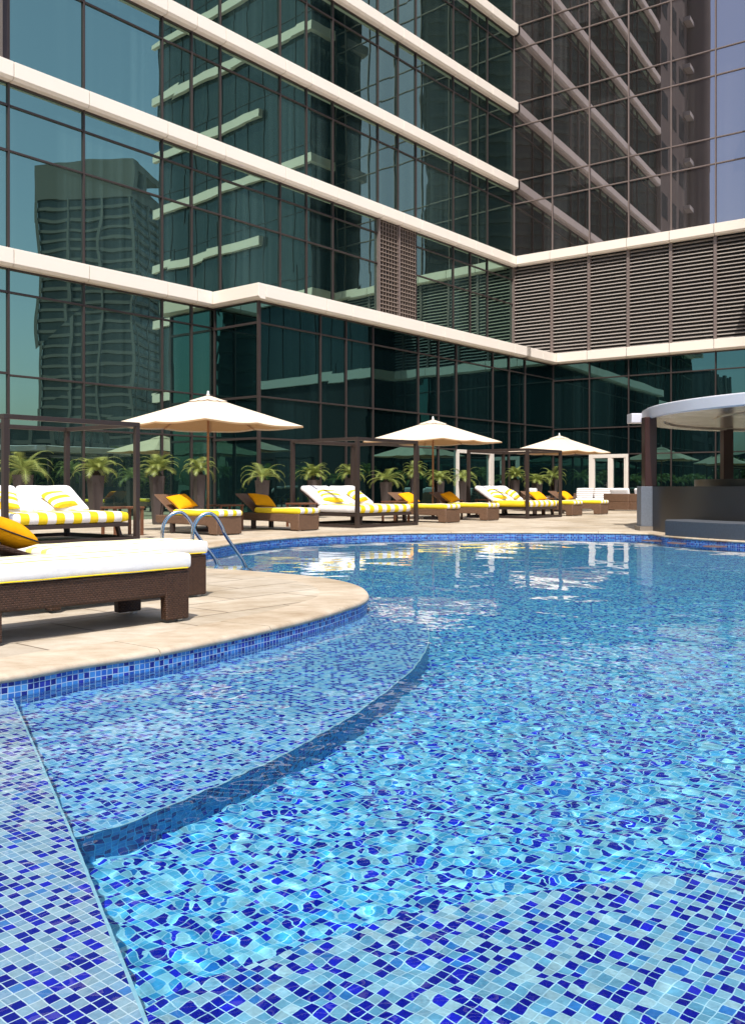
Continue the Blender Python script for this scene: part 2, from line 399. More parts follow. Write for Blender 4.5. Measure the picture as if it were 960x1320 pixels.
# coping stones with a rounded nose
L = np.cumsum([0]+[np.hypot(*(b-a)) for a, b in zip(outline, outline[1:])])
prof = [(CW,-.03),(CW,.0),(.03,.0),(.012,-.004),(0,-.016),(-.004,-.028),(0,-.042),(.012,-.05),(.04,-.052)]
mbc = MB(); slab = 1.08; k = 0; ins = offset(outline, 1.0); nseg = len(outline)-1
for i in range(nseg):
    new_joint = int(L[i]/slab) != int(L[max(i-1,0)]/slab)
    A, B = outline[i], outline[i+1]; na = ins[i]-outline[i]; nb = ins[i+1]-outline[i+1]
    if new_joint: A = A+(B-A)*.07
    n = len(prof); V = [(A[0]+na[0]*p, A[1]+na[1]*p, z) for p, z in prof]+[(B[0]+nb[0]*p, B[1]+nb[1]*p, z) for p, z in prof]
    mbc.add(V, [(j, j+1, n+j+1, n+j) for j in range(n-1)] + ([tuple(range(n))] if new_joint or i == 0 else []))
tag(mbc.build('coping', M['coping'], recalc=False, smooth='auto', angle=50), kind='structure')
tag(MB().poly([[tuple(p) for p in offset(outline, .02)+offset(outline, CW+.05)[::-1]]], -.035).build('coping_bed', M['plinth']), kind='structure')
# pool shell
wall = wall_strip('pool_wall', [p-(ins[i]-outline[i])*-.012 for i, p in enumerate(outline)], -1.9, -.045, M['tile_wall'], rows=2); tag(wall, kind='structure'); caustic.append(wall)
def floor_z(x, y): return -.55-.11*min(max(0, y-3.1), 8)
xs = np.linspace(-9, 14.5, 40); ys = np.concatenate([np.linspace(-5.5, 3, 6), np.linspace(3.5, 22, 50)])
V = [(x, y, floor_z(x, y)) for y in ys for x in xs]; nx = len(xs)
Fc = [(j*nx+i, j*nx+i+1, (j+1)*nx+i+1, (j+1)*nx+i) for j in range(len(ys)-1) for i in range(nx-1)]
pf = uvmesh('pool_floor', V, Fc, [(v[0]+20, v[1]+20) for v in V], M['tile_floor']); tag(pf, kind='structure'); caustic.append(pf)
# first shelf
SD = .19
edge = [under(u, v, SD) for u, v in ((95,1080),(150,1066),(200,1048),(250,1027),(300,1004),(350,981),(400,955),(440,932),(480,905),(510,882),(535,860),(549,838),(553,822))]
edge += [np.array(p) for p in ((.46,7.6),(.38,8.3),(.16,9.1),(-.25,9.8),(-.9,10.2))]
edge = resample(smooth_curve(edge, 8), .05)
o = flat('pool_shelf', [tuple(p) for p in edge]+[(-2.5,9.0),(-4,6),(-3.2,4.0)], WZ-SD, M['tile_shelf']); tag(o, kind='structure'); caustic.append(o)
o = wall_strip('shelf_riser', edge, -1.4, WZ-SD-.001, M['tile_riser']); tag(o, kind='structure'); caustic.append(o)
q = offset(edge, .009); mb = MB().add([(p[0],p[1],WZ-SD+.003) for p in edge]+[(p[0],p[1],WZ-SD+.003) for p in q], [(i,i+1,len(edge)+i+1,len(edge)+i) for i in range(len(edge)-12)]); tag(mb.build('shelf_trim', M['pencil']), kind='structure'); caustic.append(bpy.data.objects['shelf_trim'])
# left ledge, a hand below the surface
LD = .035
le = [under(u, v, LD) for u, v in ((8,879),(95,1081),(190,1320))]; dv = le[2]-le[1]; dv /= np.hypot(*dv)
line = [le[0]-(-.5)*(le[0]-le[1]), le[0], le[1], le[2], le[2]+dv*5]
o = flat('pool_ledge', [tuple(p) for p in line]+[(-8.5,-4), (-8.5,4.5)], WZ-LD, M['tile_ledge']); tag(o, kind='structure'); caustic.append(o)
o = wall_strip('ledge_riser', resample(line, .2), -1.4, WZ-LD-.001, M['tile_floor'], flip=False); tag(o, kind='structure'); caustic.append(o)
L_ = resample(line, .1); q1 = offset(L_, .003); q2 = offset(L_, -.006); mb = MB().add([(p[0],p[1],WZ-LD+.003) for p in q1]+[(p[0],p[1],WZ-LD+.003) for p in q2], [(i,len(q1)+i,len(q1)+i+1,i+1) for i in range(len(q1)-1)]); o = mb.build('ledge_trim', M['pencil']); tag(o, kind='structure'); caustic.append(o)
# near step under the viewer
ND = .19
ne = [under(u, v, ND) for u, v in ((150,1330),(200,1290),(330,1240),(480,1192),(640,1158),(800,1137),(960,1122))]
ne += [ne[-1]+np.array([.8,.12]), ne[-1]+np.array([2.2,.1]), ne[-1]+np.array([6,-.9])]
ne = resample(smooth_curve(ne, 8), .06)
o = flat('entry_step', [tuple(p) for p in ne]+[(8,-3), (-1.2,-3)], WZ-ND, M['tile_step']); tag(o, kind='structure'); caustic.append(o)
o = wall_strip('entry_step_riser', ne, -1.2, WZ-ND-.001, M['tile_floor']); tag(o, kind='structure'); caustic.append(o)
# water surface: rippled sheet
def waves(X, Y):
    Z = np.zeros_like(X); r = np.random.RandomState(11)
    calm = .55+.45*(np.sin(X*.9+1.1)*np.sin(Y*.7-.4))
    for lam, amp, n in ((1.3,.0022,6), (.55,.0008,8), (.27,.00034,12), (.16,.00034,18), (.105,.00044,24), (.078,.00020,20)):
        for i in range(n):
            th = r.rand()*2*math.pi; k = 2*math.pi/(lam*(.75+.5*r.rand())); ph = r.rand()*6.28
            wx = X + .12*np.sin(Y*1.9+i) + .05*np.sin(Y*5.3+X*2.1+i); wy = Y + .12*np.sin(X*1.7-i) + .05*np.sin(X*4.7-Y*2.3+i)
            Z += amp*(1.6/math.sqrt(n))*np.sin(k*(math.cos(th)*wx+math.sin(th)*wy)+ph)*(.6+.4*calm)*(1-(.62 if lam > .3 else .86)*np.clip((Y-3.5)/7,0,1))
    return WZ+Z
ys = [-.5]
while ys[-1] < 22: ys.append(ys[-1]+(.0135 if ys[-1] < 3 else min(.05, .0135+(ys[-1]-3)*.0032)))
ys = np.array(ys); xs = np.concatenate([np.arange(-8.5,-3,.03), np.arange(-3, 3.6, .0135), np.arange(3.6, 14, .026)]); X, Y = np.meshgrid(xs, ys); Z = waves(X, Y)
nx, ny = len(xs), len(ys)
m = bpy.data.meshes.new('water'); m.vertices.add(nx*ny); m.vertices.foreach_set('co', np.stack([X, Y, Z], -1).ravel())
ii = (np.arange(ny-1)[:, None]*nx+np.arange(nx-1)[None]).ravel(); quads = np.stack([ii, ii+1, ii+nx+1, ii+nx], -1).ravel()
m.loops.add(len(quads)); m.loops.foreach_set('vertex_index', quads); m.polygons.add(len(ii)); m.polygons.foreach_set('loop_start', np.arange(len(ii))*4)
m.update(calc_edges=True); m.shade_smooth()
wat = bpy.data.objects.new('water', m); COL.objects.link(wat); tag(wat, kind='structure')
mw, t, b = new_mat('pool_water'); b.inputs['Base Color'].default_value = (.62,.88,1,1); b.inputs['Specular IOR Level'].default_value = .35; b.inputs['Roughness'].default_value = 0; b.inputs['IOR'].default_value = 1.333; b.inputs['Transmission Weight'].default_value = 1
m.materials.append(mw)
tag(MB().poly([[(-8.5,-5),(14,-5),(14,-.5),(-8.5,-.5)]], WZ).build('water_behind', mw), kind='structure')
wat.cycles.is_caustics_caster = True; bpy.data.objects['water_behind'].cycles.is_caustics_caster = True
for o in caustic: o.cycles.is_caustics_receiver = True
# ground far below the podium
tag(MB().quad((-3000,-3000,-7),(3000,-3000,-7),(3000,3000,-7),(-3000,3000,-7)).build('ground', M['sand']), kind='structure')

# ------------------------------------------------------------------ hotel, two glass wings meeting in an inner corner
def window(par, x0, x1, zs, w, gm, fm, last=False, name='window', mw=.026, depth=.035, kind=None, wob=.0012):
    mb = MB()
    for za, zb in zip(zs, zs[1:]):
        j = [(rng.rand()-.5)*2*wob*(zb-za) for _ in range(4)]; y = -w+.03
        mb.quad((x0,y+j[0],za), (x1,y+j[1],za), (x1,y+j[2],zb), (x0,y+j[3],zb))
    p = mb.build(name, gm, par)
    fb = MB().box((x0-mw,-w-depth,zs[0]), (x0+mw,-w+.05,zs[-1]))
    if last: fb.box((x1-mw,-w-depth,zs[0]), (x1+mw,-w+.05,zs[-1]))
    for z in zs[1:-1]: fb.box((x0+mw,-w-depth*.7,z-mw), (x1-(mw),-w+.05,z+mw))
    for z in (zs[-1],): fb.box((x0+mw,-w-depth*.6,z-2*mw), (x1-mw,-w+.05,z-.001))
    fb.build('window_frame', fm, p, bevel=.006, seg=1)
    if kind: p['kind'] = kind
    return p
def band(par, joints, z, w, name='floor_band', x_end=None, h=.47, d=.30, z_off=0):
    mb = MB()
    pr = [(-w-d, z-h/2+.07), (-w-d, z+h/2), (-w+.02, z+h/2), (-w+.02, z-h/2), (-w-d+.09, z-h/2)]
    for a, b in zip(joints, joints[1:]): mb.extr(pr, 'x', a+.011, b-.011)
    o = mb.build(name, M['band'], par, recalc=True, bevel=.006, seg=1)
    MB().box((joints[0]+.02,-w-d+.03,z-h/2+.09), (joints[-1]-.02,-w+.03,z+h/2-.03)).build('band_core', M['dark'], o)
    return o
ZA, ZB = 7.02, 11.93
ups = [ZB+3.775*i for i in range(10)]          # band heights of the upper storeys
LW = thing('hotel_building', 'tall teal glass hotel wing on the left with pale horizontal floor bands', 'building', (*PC, 0), RZ1)
ml = [-26.35,-26.08,-23.82,-21.08,-19.93,-18.74,-15.99,-14.65,-13.22,-10.53,-9.22,-7.99,-5.21,-3.84,-2.38,-.03]
ml = ml[1:]
mleft = [-37.2,-34.3,-33.0,-31.6,-28.9,-27.5,-26.08]
SPs = .127; STEP = -19.0; SW = 2.1
MB().box((-37.2,.35,0), (14,16,46)).build('wall', M['dark'], LW)
MB().box((STEP,-SW+.3,0), (.10,.35,ZA-.3)).build('lower_wall', M['dark'], LW)
MB().box((STEP+.05,-SW+.0,ZA-.25), (.05,.1,ZA+.2)).build('ledge_roof', M['ledge_light'], LW)
joints_u = [-37.2]+mleft[1:-1]+[x for x in ml]
# storey between the two lowest bands
zs = [ZA+.24, 9.9, 11.1, ZB-.23]
vis = list(zip(ml, ml[1:]))
for i, (a, b) in enumerate(vis):
    if abs(a+10.53) < .1 or abs(a+9.22) < .1:
        lp = MB(); z = ZA+.26
        lp.box((a+.03,.12,ZA+.24), (b-.03,.16,ZB-.24)); back = lp.build('louver_panel', M['dark'], LW)
        sl = MB(); n = 26
        for k in range(n):
            z = ZA+.3+(ZB-ZA-.6)*k/(n-1); sl.extr([(-.06,z-.055),(-.05,z-.06),(.06,z+.035),(.05,z+.045)], 'x', a+.05, b-.05)
        nv = 7
        for k in range(nv): x = a+.1+(b-a-.2)*k/(nv-1); sl.box((x-.028,-.035,ZA+.25), (x+.028,.035,ZB-.25))
        sl.build('slats', M['lattice'], back, recalc=True)
        MB().box((a-.05,-.09,ZA+.24),(a+.05,.1,ZB-.24)).build('louver_frame', M['mull_r'], back)
    else: window(LW, a, b, zs, 0, M['glass_l'], M['mull'], last=(i == len(vis)-1))
for k in range(4):
    z0, z1 = ups[k]+.24, ups[k+1]-.23; umin = (0, 0, 175, 430, 560)[k]
    for i, (a, b) in enumerate(vis):
        if (k == 2 and b < -22.5) or (k == 3 and b < -13.3): continue
        window(LW, a, b, [z0, ups[k+1]-.92, z1], 0, M['glass_l'], M['mull'], last=(i == len(vis)-1))
# rest of the glazing, above and behind the viewer (seen only as a reflection)
g = MB(); fr = MB()
def rest(a, b, zs, w=0):
    for za, zb in zip(zs, zs[1:]): g.quad((a,-w+.03,za), (b,-w+.03,za), (b,-w+.03,zb), (a,-w+.03,zb)); fr.box((a,-w-.02,zb-.03), (b,-w+.05,zb+.03))
    fr.box((a-.022,-w-.03,zs[0]), (a+.022,-w+.05,zs[-1]))
for k in range(2, 9):
    for a, b in vis:
        if k > 3 or (k == 2 and b < -22.5) or (k == 3 and b < -13.3): rest(a, b, [ups[k]+.24, ups[k+1]-.92, ups[k+1]-.23])
for a, b in zip(mleft, mleft[1:]): rest(a, b, zs); rest(a, b, [0, 2.65, 4.0, 6.15, ZA-.23])
o = g.build('window', M['glass_l'], LW); o['kind'] = 'stuff'; fr.build('window_frame', M['mull'], o)
# lower storeys: recessed stretch, glass return, projecting stretch
zl = [0, 2.6, 3.95, 6.15, ZA-.23]
lowm = [-26.08, -23.82, -21.08, -19.93, STEP]
for i, (a, b) in enumerate(zip(lowm, lowm[1:])): window(LW, a, b, zl, 0, M['glass_low'] if 0 else M['glass_l'], M['mull'])
sm = [STEP]+[hit_s(u, SW) for u in (413,446,480.6,539,565,588)]+[hit_s(u, SW) for u in (635,656,676.6)]+[SPs-.03]
zsS = [0, 2.5, 3.8, 6.1, ZA-.23]
for i, (a, b) in enumerate(zip(sm, sm[1:])):
    if abs(a-sm[6]) < .01:
        window(LW, a, b, [2.5, 3.8, 6.1, ZA-.23], SW, M['glass_low'], M['mull'])
        d = MB().quad((a+.1,-SW+.03,.05), (b-.1,-SW+.03,.05), (b-.1,-SW+.03,2.4), (a+.1,-SW+.03,2.4)).build('door', M['glass_low'], LW)
        MB().box((a,-SW-.07,0),(a+.13,-SW+.06,2.5)).box((b-.3,-SW-.07,0),(b,-SW+.06,2.5)).box((a+.13,-SW-.07,2.36),(b-.3,-SW+.06,2.5)).build('door_frame', M['white_paint'], d, bevel=.01)
    else: window(LW, a, b, zsS, SW, M['glass_low'], M['mull'], last=(i == len(sm)-2), wob=.002)
mb = MB()
for za, zb in zip(zsS, zsS[1:]): mb.quad((STEP-.02,0,za), (STEP-.02,-SW,za), (STEP-.02,-SW,zb), (STEP-.02,0,zb))
rw = mb.build('window', M['glass_low'], LW); mb = MB()
for z in zsS[1:]: mb.box((STEP-.07,-SW+.04,z-.035),(STEP-.0201,-.0,z+.035))
mb.box((STEP-.07,-SW-.05,0),(STEP+.03,-SW+.03,ZA-.25)).box((STEP-.06,-.1,0),(STEP,-.02,ZA-.25)).build('window_frame', M['mull'], rw)
# bands
for k, z in enumerate(ups): band(LW, joints_u if k == 0 else [x for x in joints_u if x >= -26.1], z, 0)
band(LW, [x for x in joints_u if x < -19.5]+[STEP-.33], ZA, 0)
band(LW, [STEP]+sm[1:-1]+[-2.9,-1.4,SPs-.02], ZA, SW)
rt = MB().extr([(STEP-.3,ZA-.235+.07),(STEP-.3,ZA+.235),(STEP,ZA+.235),(STEP,ZA-.235),(STEP-.21,ZA-.235)], 'y', -SW-.29, .02)
rt.v = [(p[0], p[1], p[2]) for p in [(v[1], v[0], v[2]) if 0 else v for v in rt.v]]
# profile is given in (z,x) order for axis y, so rebuild explicitly
rt = MB(); pr = [(STEP-.3,ZA-.165),(STEP-.3,ZA+.235),(STEP-.002,ZA+.235),(STEP-.002,ZA-.235),(STEP-.21,ZA-.235)]; n = 5
rt.add([(x,-SW-.293,z) for x, z in pr]+[(x,.02,z) for x, z in pr], [tuple(range(n)), tuple(range(2*n-1,n-1,-1))]+[(i,(i+1)%n,n+(i+1)%n,n+i) for i in range(n)])
rt.build('floor_band', M['band'], LW, recalc=True, bevel=.006, seg=1)
# stone-clad end of the wing
sw = MB().box((-37.2,-.22,ZB+.24), (-26.36,.34,46)).build('stone_wall', M['wall_brown'], LW)
MB().box((-26.355,-.05,ZB+.24),(-26.12,.3,46)).build('end_pier', M['mull'], LW)
for k in range(9):
    for x0 in (-28.3,-30.9,-33.5,-36.1):
        wn = MB().quad((x0,-.235,ups[k]+1.5),(x0+1.75,-.235,ups[k]+1.5),(x0+1.75,-.235,ups[k]+3.3),(x0,-.235,ups[k]+3.3)).build('stone_window', M['tower_glass'], sw)
    MB().box((-37.6,-.75,ups[k]-.1),(-33.2,-.221,ups[k]+.22)).build('balcony_slab', M['ledge_light'], LW)
tw = MB().ring([(1.5,ZB+.3),(1.5,46)], 16, (-36.0,-.2,0)).build('round_pier', M['wall_brown'], LW, smooth=True)

RW = thing('hotel_building', 'grey glass hotel wing on the right above a long louvred strip', 'building', (*PC, 0), RZ2)
mr = [.03, 2.05, 3.90, 5.76, 7.67, 9.56, 11.43, 12.2]
MB().box((0,.35,0), (27.2,14,46)).build('wall', M['dark'], RW)
for k in range(4):
    zq = [ups[0]+.24 if k == 0 else 15.94+3.775*(k-1), 14.8+3.775*k, 15.94+3.775*k]
    for i, (a, b) in enumerate(zip(mr, mr[1:])): window(RW, a, b, zq, 0, M['glass_r'], M['mull_r'], last=(i == 6), wob=.0003)
g = MB(); fr = MB()
for k in range(4, 8):
    for a, b in zip(mr, mr[1:]): rest(a, b, [15.94+3.775*(k-1), 14.8+3.775*k, 15.94+3.775*k])
o = g.build('window', M['glass_r'], RW); o['kind'] = 'stuff'; fr.build('window_frame', M['mull_r'], o)
for i, (a, b) in enumerate(zip(mr, mr[1:])):
    back = MB().box((a,.14,ZA+.2), (b,.18,ZB-.2)).build('louver_panel', M['dark'], RW)
    sl = MB(); n = 27
    for k in range(n):
        z = ZA+.32+(ZB-ZA-.66)*k/(n-1); sl.extr([(-.06,z-.048),(-.055,z-.060),(.05,z+.022),(.045,z+.035)], 'x', a+.065, b-.065)
    sl.build('slats', M['louver'], back, recalc=True)
    MB().box((a-.065,-.09,ZA+.24),(a+.065,.14,ZB-.24)).build('louver_frame', M['mull_r'], back)
ml2 = [2.1, 3.90, 5.76, 7.67, 9.56, 11.43, 12.2]
for i, (a, b) in enumerate(zip(ml2, ml2[1:])):
    zq = [0, 2.47, 3.7, 6.0, ZA-.23]
    if i == 1:
        window(RW, a, b, zq[1:], 0, M['glass_low'], M['mull'])
        d = MB().quad((a+.1,.03,.05),(b-.1,.03,.05),(b-.1,.03,2.4),(a+.1,.03,2.4)).build('door', M['glass_low'], RW)
        c = (a+b)/2; MB().box((a,-.08,0),(a+.2,.06,2.47)).box((b-.12,-.08,0),(b,.06,2.47)).box((a+.2,-.08,2.3),(b-.12,.06,2.47)).box((c-.02,-.08,0),(c+.16,.06,2.3)).box((a+.2,-.08,0),(c-.02,.06,.1)).box((a+.2,-.06,.1),(a+.27,.05,2.3)).box((c+.16,-.06,0),(c+.22,.05,2.3)).box((b-.2,-.06,0),(b-.12,.05,2.3)).build('door_frame', M['white_paint'], d, bevel=.01)
        MB().box((c-.06,-.13,.95),(c+.0,-.085,1.2)).box((c-.16,-.13,1.05),(c-.06,-.11,1.08)).build('door_handle', M['chrome'], d)
    else: window(RW, a, b, zq, 0, M['glass_low'], M['mull'], last=(i == 5), wob=.001)
band(RW, [.303]+mr[1:], ZB, 0); band(RW, [2.405]+mr[2:], ZA, 0)
# projecting block of the right wing, beyond the frame, mirrored by the left wing's glass
FB = 2.0
fbk = MB().box((12.22,-FB,0), (27.2,.34,46)).build('front_block', M['glass_blk'], RW)
mb = MB()
for x in np.arange(12.22, 27.3, 1.36): mb.box((x-.02,-FB-.03,0),(x+.02,-FB-.001,46))
for k in range(9):
    for z in (ups[k]+1.0,): mb.box((12.2,-FB-.02,z-.02),(27.2,-FB-.002,z+.02))
mb.build('front_mullions', M['dark'], fbk)
MB().box((12.1,-FB-.12,0),(27.3,-FB-.06,6.7)).build('ground_shade', M['dark'], fbk)  # dark sheet standing in for the ground storey's shade, blackens its mirror image
for k, z in enumerate([ZA]+ups):
    x0 = 11.9 if k in (0,1,3,5,7,9) else 16.4
    MB().box((x0,-FB-.32,z-.25),(27.5,-FB-.052,z+.25)).build('floor_band', M['band'], RW)
    if x0 < 12: MB().box((x0,-FB-.051,z-.25),(12.215,-.32,z+.25)).build('floor_band', M['band'], RW)

# ------------------------------------------------------------------ what the glass mirrors from far away
def vm(u, Yv): return mirror([(u-CX)/F*Yv, Yv], PC, N1)
def face_to(root, c, yaw=0): root.location = (c[0], c[1], -7); root.rotation_euler = (0,0,yaw)
def tower(label, c, yaw, w, d, h, crown=True, group=None, floors=None):
    t = thing('apartment_tower', label, 'tower', (c[0], c[1], -7), yaw, group)
    MB().box((-w/2,-d/2,0),(w/2,d/2,h)).build('wall', M['tower_glass'], t)
    mb = MB(); n = int(h/3.3)
    for k in range(1, n): mb.box((-w/2-.9,-d/2-.9,k*3.3),(w/2+.9,d/2+.9,k*3.3+.9))
    mb.build('balcony_slab', M['tower'], t)
    mb = MB()
    for k in range(4):
        x = -w/2+w*k/3; mb.box((x-.35,-d/2-1.2,0),(x+.35,-d/2-.91,h)); mb.box((x-.35,d/2+.91,0),(x+.35,d/2+1.2,h))
    for k in range(4):
        y = -d/2+d*k/3; mb.box((-w/2-1.2,y-.4,0),(-w/2-.91,y+.4,h)); mb.box((w/2+.91,y-.4,0),(w/2+1.2,y+.4,h))
    mb.build('fin', M['tower_fin'], t)
    if crown:
        MB().box((-w/2-.9,-d/2-.9,h),(w/2+.9,d/2+.9,h+3.5)).box((-w/2-.9,-d/2-.9,h+3.5),(-w/2+1.4,d/2+.9,h+9)).box((-w/2+5,-d/2-.9,h+3.5),(-w/2+7,d/2+.9,h+9)).box((-w/2-.9,-d/2-.9,h+9),(w/2*.3,d/2+.9,h+11.5)).build('crown', M['tower'], t)
    return t
c = vm(139, 300); tower('dark apartment tower with stacked balconies, mirrored in the left glass wing', c, R(20), 31, 31, 99)
c = mirror([(893-CX)/F*170, 170], PC, N2); tower('slim balcony tower mirrored low in the right glass wing', c, R(-30), 9, 9, 29, crown=False)
tower('broad unseen tower added behind the camera to darken the inner corner of the glass wings', np.array([-45.,-150.]), R(4), 135, 24, 150, crown=False)  # added out of view, hides bright sky from the corner reflections
for i, (u, Yv, w, h, lab) in enumerate(((930,120,16,11,'low pale villa block mirrored behind the round bar'), (975,140,24,13,'wide pale block mirrored beyond the villa'))):
    c = mirror([(u-CX)/F*Yv, Yv], PC, N2); tower(lab, c, R(-40+10*i), w, 12, h, crown=False)
for i, (u, Yv, h) in enumerate(((20,150,14),(60,190,20),(95,120,9))):
    c = vm(u, Yv); tower(('low block mirrored at the far left of the glass','mid-rise block mirrored left of the tall tower','low podium block mirrored before the tall tower')[i], c, R(15*i), 24, 14, h, crown=False)

# trees outside the terrace, reflected too
def crown_mesh(r, n, leaf, seed):
    rr = np.random.RandomState(abs(seed)); mb = MB()
    cl = [(rr.randn(3)*np.array([.45,.45,.32])*r, r*(.35+.3*rr.rand())) for _ in range(9)]
    for i in range(n):
        c, q = cl[rr.randint(9)]; d = rr.randn(3); d /= np.linalg.norm(d); p = c+d*q*(.6+.4*rr.rand())
        a = rr.randn(3); a /= np.linalg.norm(a); b = np.cross(a, d); b /= max(1e-6, np.linalg.norm(b)); s = leaf*(.6+.8*rr.rand())
        mb.add([p-a*s, p+b*s*.4, p+a*s, p-b*s*.4], [(0,1,2,3)])
    return mb
def tree(c, h, r, label, seed):
    t = thing('garden_tree', label, 'tree', (c[0], c[1], -7), seed, 'trees beyond the terrace')
    mb = MB().bar((0,0,0),(0.1,.1,h*.8),.22,.09)
    for k in range(5): a = k*1.3; mb.bar((0,0,h*.55+k*.15),(math.cos(a)*r*.6,math.sin(a)*r*.6,h*.95),.08,.03,6)
    mb.build('trunk', M['trunk'], t)
    o = crown_mesh(r, 1500, .28, seed).build('crown', M['leaf_d'], t); o.location = (0,0,h)
for i, (u, Yv, h) in enumerate(((948,112,9.6),(985,118,10.2),(900,128,9.0))):
    c = mirror([(u-CX)/F*Yv, Yv], PC, N2); tree(c, h, 2.6, ('bushy green tree mirrored right of the rear bar column','bushy green tree mirrored at the right edge of the glass','bushy green tree mirrored left of the rear bar column')[i], i+1)

hd = thing('clipped_hedge', 'long tall clipped hedge closing the terrace on the right, mirrored low in the glass', 'hedge', (0,0,0))
mb = MB(); hb = MB(); rr = np.random.RandomState(4)
for (xa, ya), (xb, yb) in (((21,-22),(24,12)), ((24,12),(27,27))):
    n = 3200; d = np.array([xb-xa, yb-ya]); Lh = np.hypot(*d); nn = np.array([-d[1], d[0]])/Lh
    hb.add([(xa,ya,0),(xb,yb,0),(xb,yb,3.3),(xa,ya,3.3),(xa+.9,ya,0),(xb+.9,yb,0),(xb+.9,yb,3.3),(xa+.9,ya,3.3)], [(0,1,2,3),(7,6,5,4),(3,2,6,7)])
    for i in range(n):
        q = rr.rand(); z = rr.rand()*3.5; p = np.array([xa, ya])+d*q+nn*(.12+.2*rr.rand()); a = rr.randn(3)*.14; b = rr.randn(3)*.09; c = np.array([*p, z]); mb.add([c-a, c+b, c+a, c-b], [(0,1,2,3)])
mb.build('foliage', M['leaf_d'], hd); hb.build('hedge_core', M['soil'], hd)
# ------------------------------------------------------------------ furniture
def pillow(name, mat, label, loc, rot, size=(.5,.5,.16), seed=0, group=None, pipe='piping', cat='cushion'):
    n = 22; a, b, h = size[0]/2, size[1]/2, size[2]/2; rr = np.random.RandomState(abs(seed)); V = []; idx = {}
    def rim(u, v):  # pinched outline
        return a*u*(1-.07*(1-abs(v)**1.5)*abs(u)**3), b*v*(1-.07*(1-abs(u)**1.5)*abs(v)**3)
    mb = MB(); g = {}
    for sgn in (1, -1):
        for i in range(n+1):
            for j in range(n+1):
                u = -1+2*i/n; v = -1+2*j/n; ed = i in (0,n) or j in (0,n)
                if ed and sgn == -1: g[(sgn,i,j)] = g[(1,i,j)]; continue
                x, y = rim(u, v); z = h*((1-abs(u)**2.4)*(1-abs(v)**2.4))**.5
                z *= 1+.12*math.sin(3*u+seed)*math.cos(2.3*v-seed); g[(sgn,i,j)] = len(mb.v); mb.v.append((x, y, sgn*z))
        for i in range(n):
            for j in range(n):
                q = (g[(sgn,i,j)], g[(sgn,i+1,j)], g[(sgn,i+1,j+1)], g[(sgn,i,j+1)]); mb.f.append(q if sgn == 1 else q[::-1])
    o = mb.build(name, mat, smooth=True); o.location = loc; o.rotation_euler = rot; tag(o, label, cat, group)
    if pipe:
        ring = [rim(-1+2*i/n,-1) for i in range(n)]+[rim(1,-1+2*i/n) for i in range(n)]+[rim(1-2*i/n,1) for i in range(n)]+[rim(-1,1-2*i/n) for i in range(n)]
        MB().tube([(x, y, 0) for x, y in ring], .006, 6, True).build('piping', M[pipe], o, smooth=True)
    return o
def mattress_mb(L, W, T, n=26, puff=.02, seed=0, rf=.42):
    """soft slab, x in [-L,0], y in [-W/2,W/2], z in [0,T]"""
    mb = MB(); rr = np.random.RandomState(abs(seed)); nx = n; ny = 16; nz = 5; r = T*rf
    def f(p):
        x, y, z = p; cx = min(max(x,-L+r),-r); cy = min(max(y,-W/2+r),W/2-r); cz = min(max(z,r),T-r)
        d = Vector((x-cx, y-cy, z-cz)); 
        if d.length > 1e-9: d = d.normalized()*r
        q = Vector((cx,cy,cz))+d
        if z > T*.5: q.z += puff*(.5+.5*math.sin(x*4.3+seed)*math.cos(y*5+seed)+.25*math.sin(x*11+y*6+seed))*.6
        q.y += .006*math.sin(x*9+seed); q.x += .005*math.sin(y*11+seed); return q
    def grid(fn, a, b):
        n0 = len(mb.v)
        for i in range(a+1):
            for j in range(b+1): mb.v.append(tuple(f(fn(i/a, j/b))))
        for i in range(a):
            for j in range(b): mb.f.append((n0+i*(b+1)+j, n0+(i+1)*(b+1)+j, n0+(i+1)*(b+1)+j+1, n0+i*(b+1)+j+1))
    grid(lambda s,t: (-L+L*s,-W/2+W*t,T), nx, ny); grid(lambda s,t: (-L+L*s,W/2-W*t,0), nx, ny)
    grid(lambda s,t: (-L+L*s,-W/2,T*t), nx, nz); grid(lambda s,t: (-L*s,W/2,T*t), nx, nz)
    grid(lambda s,t: (0,-W/2+W*s,T*t), ny, nz); grid(lambda s,t: (-L,W/2-W*s,T*t), ny, nz)
    return mb
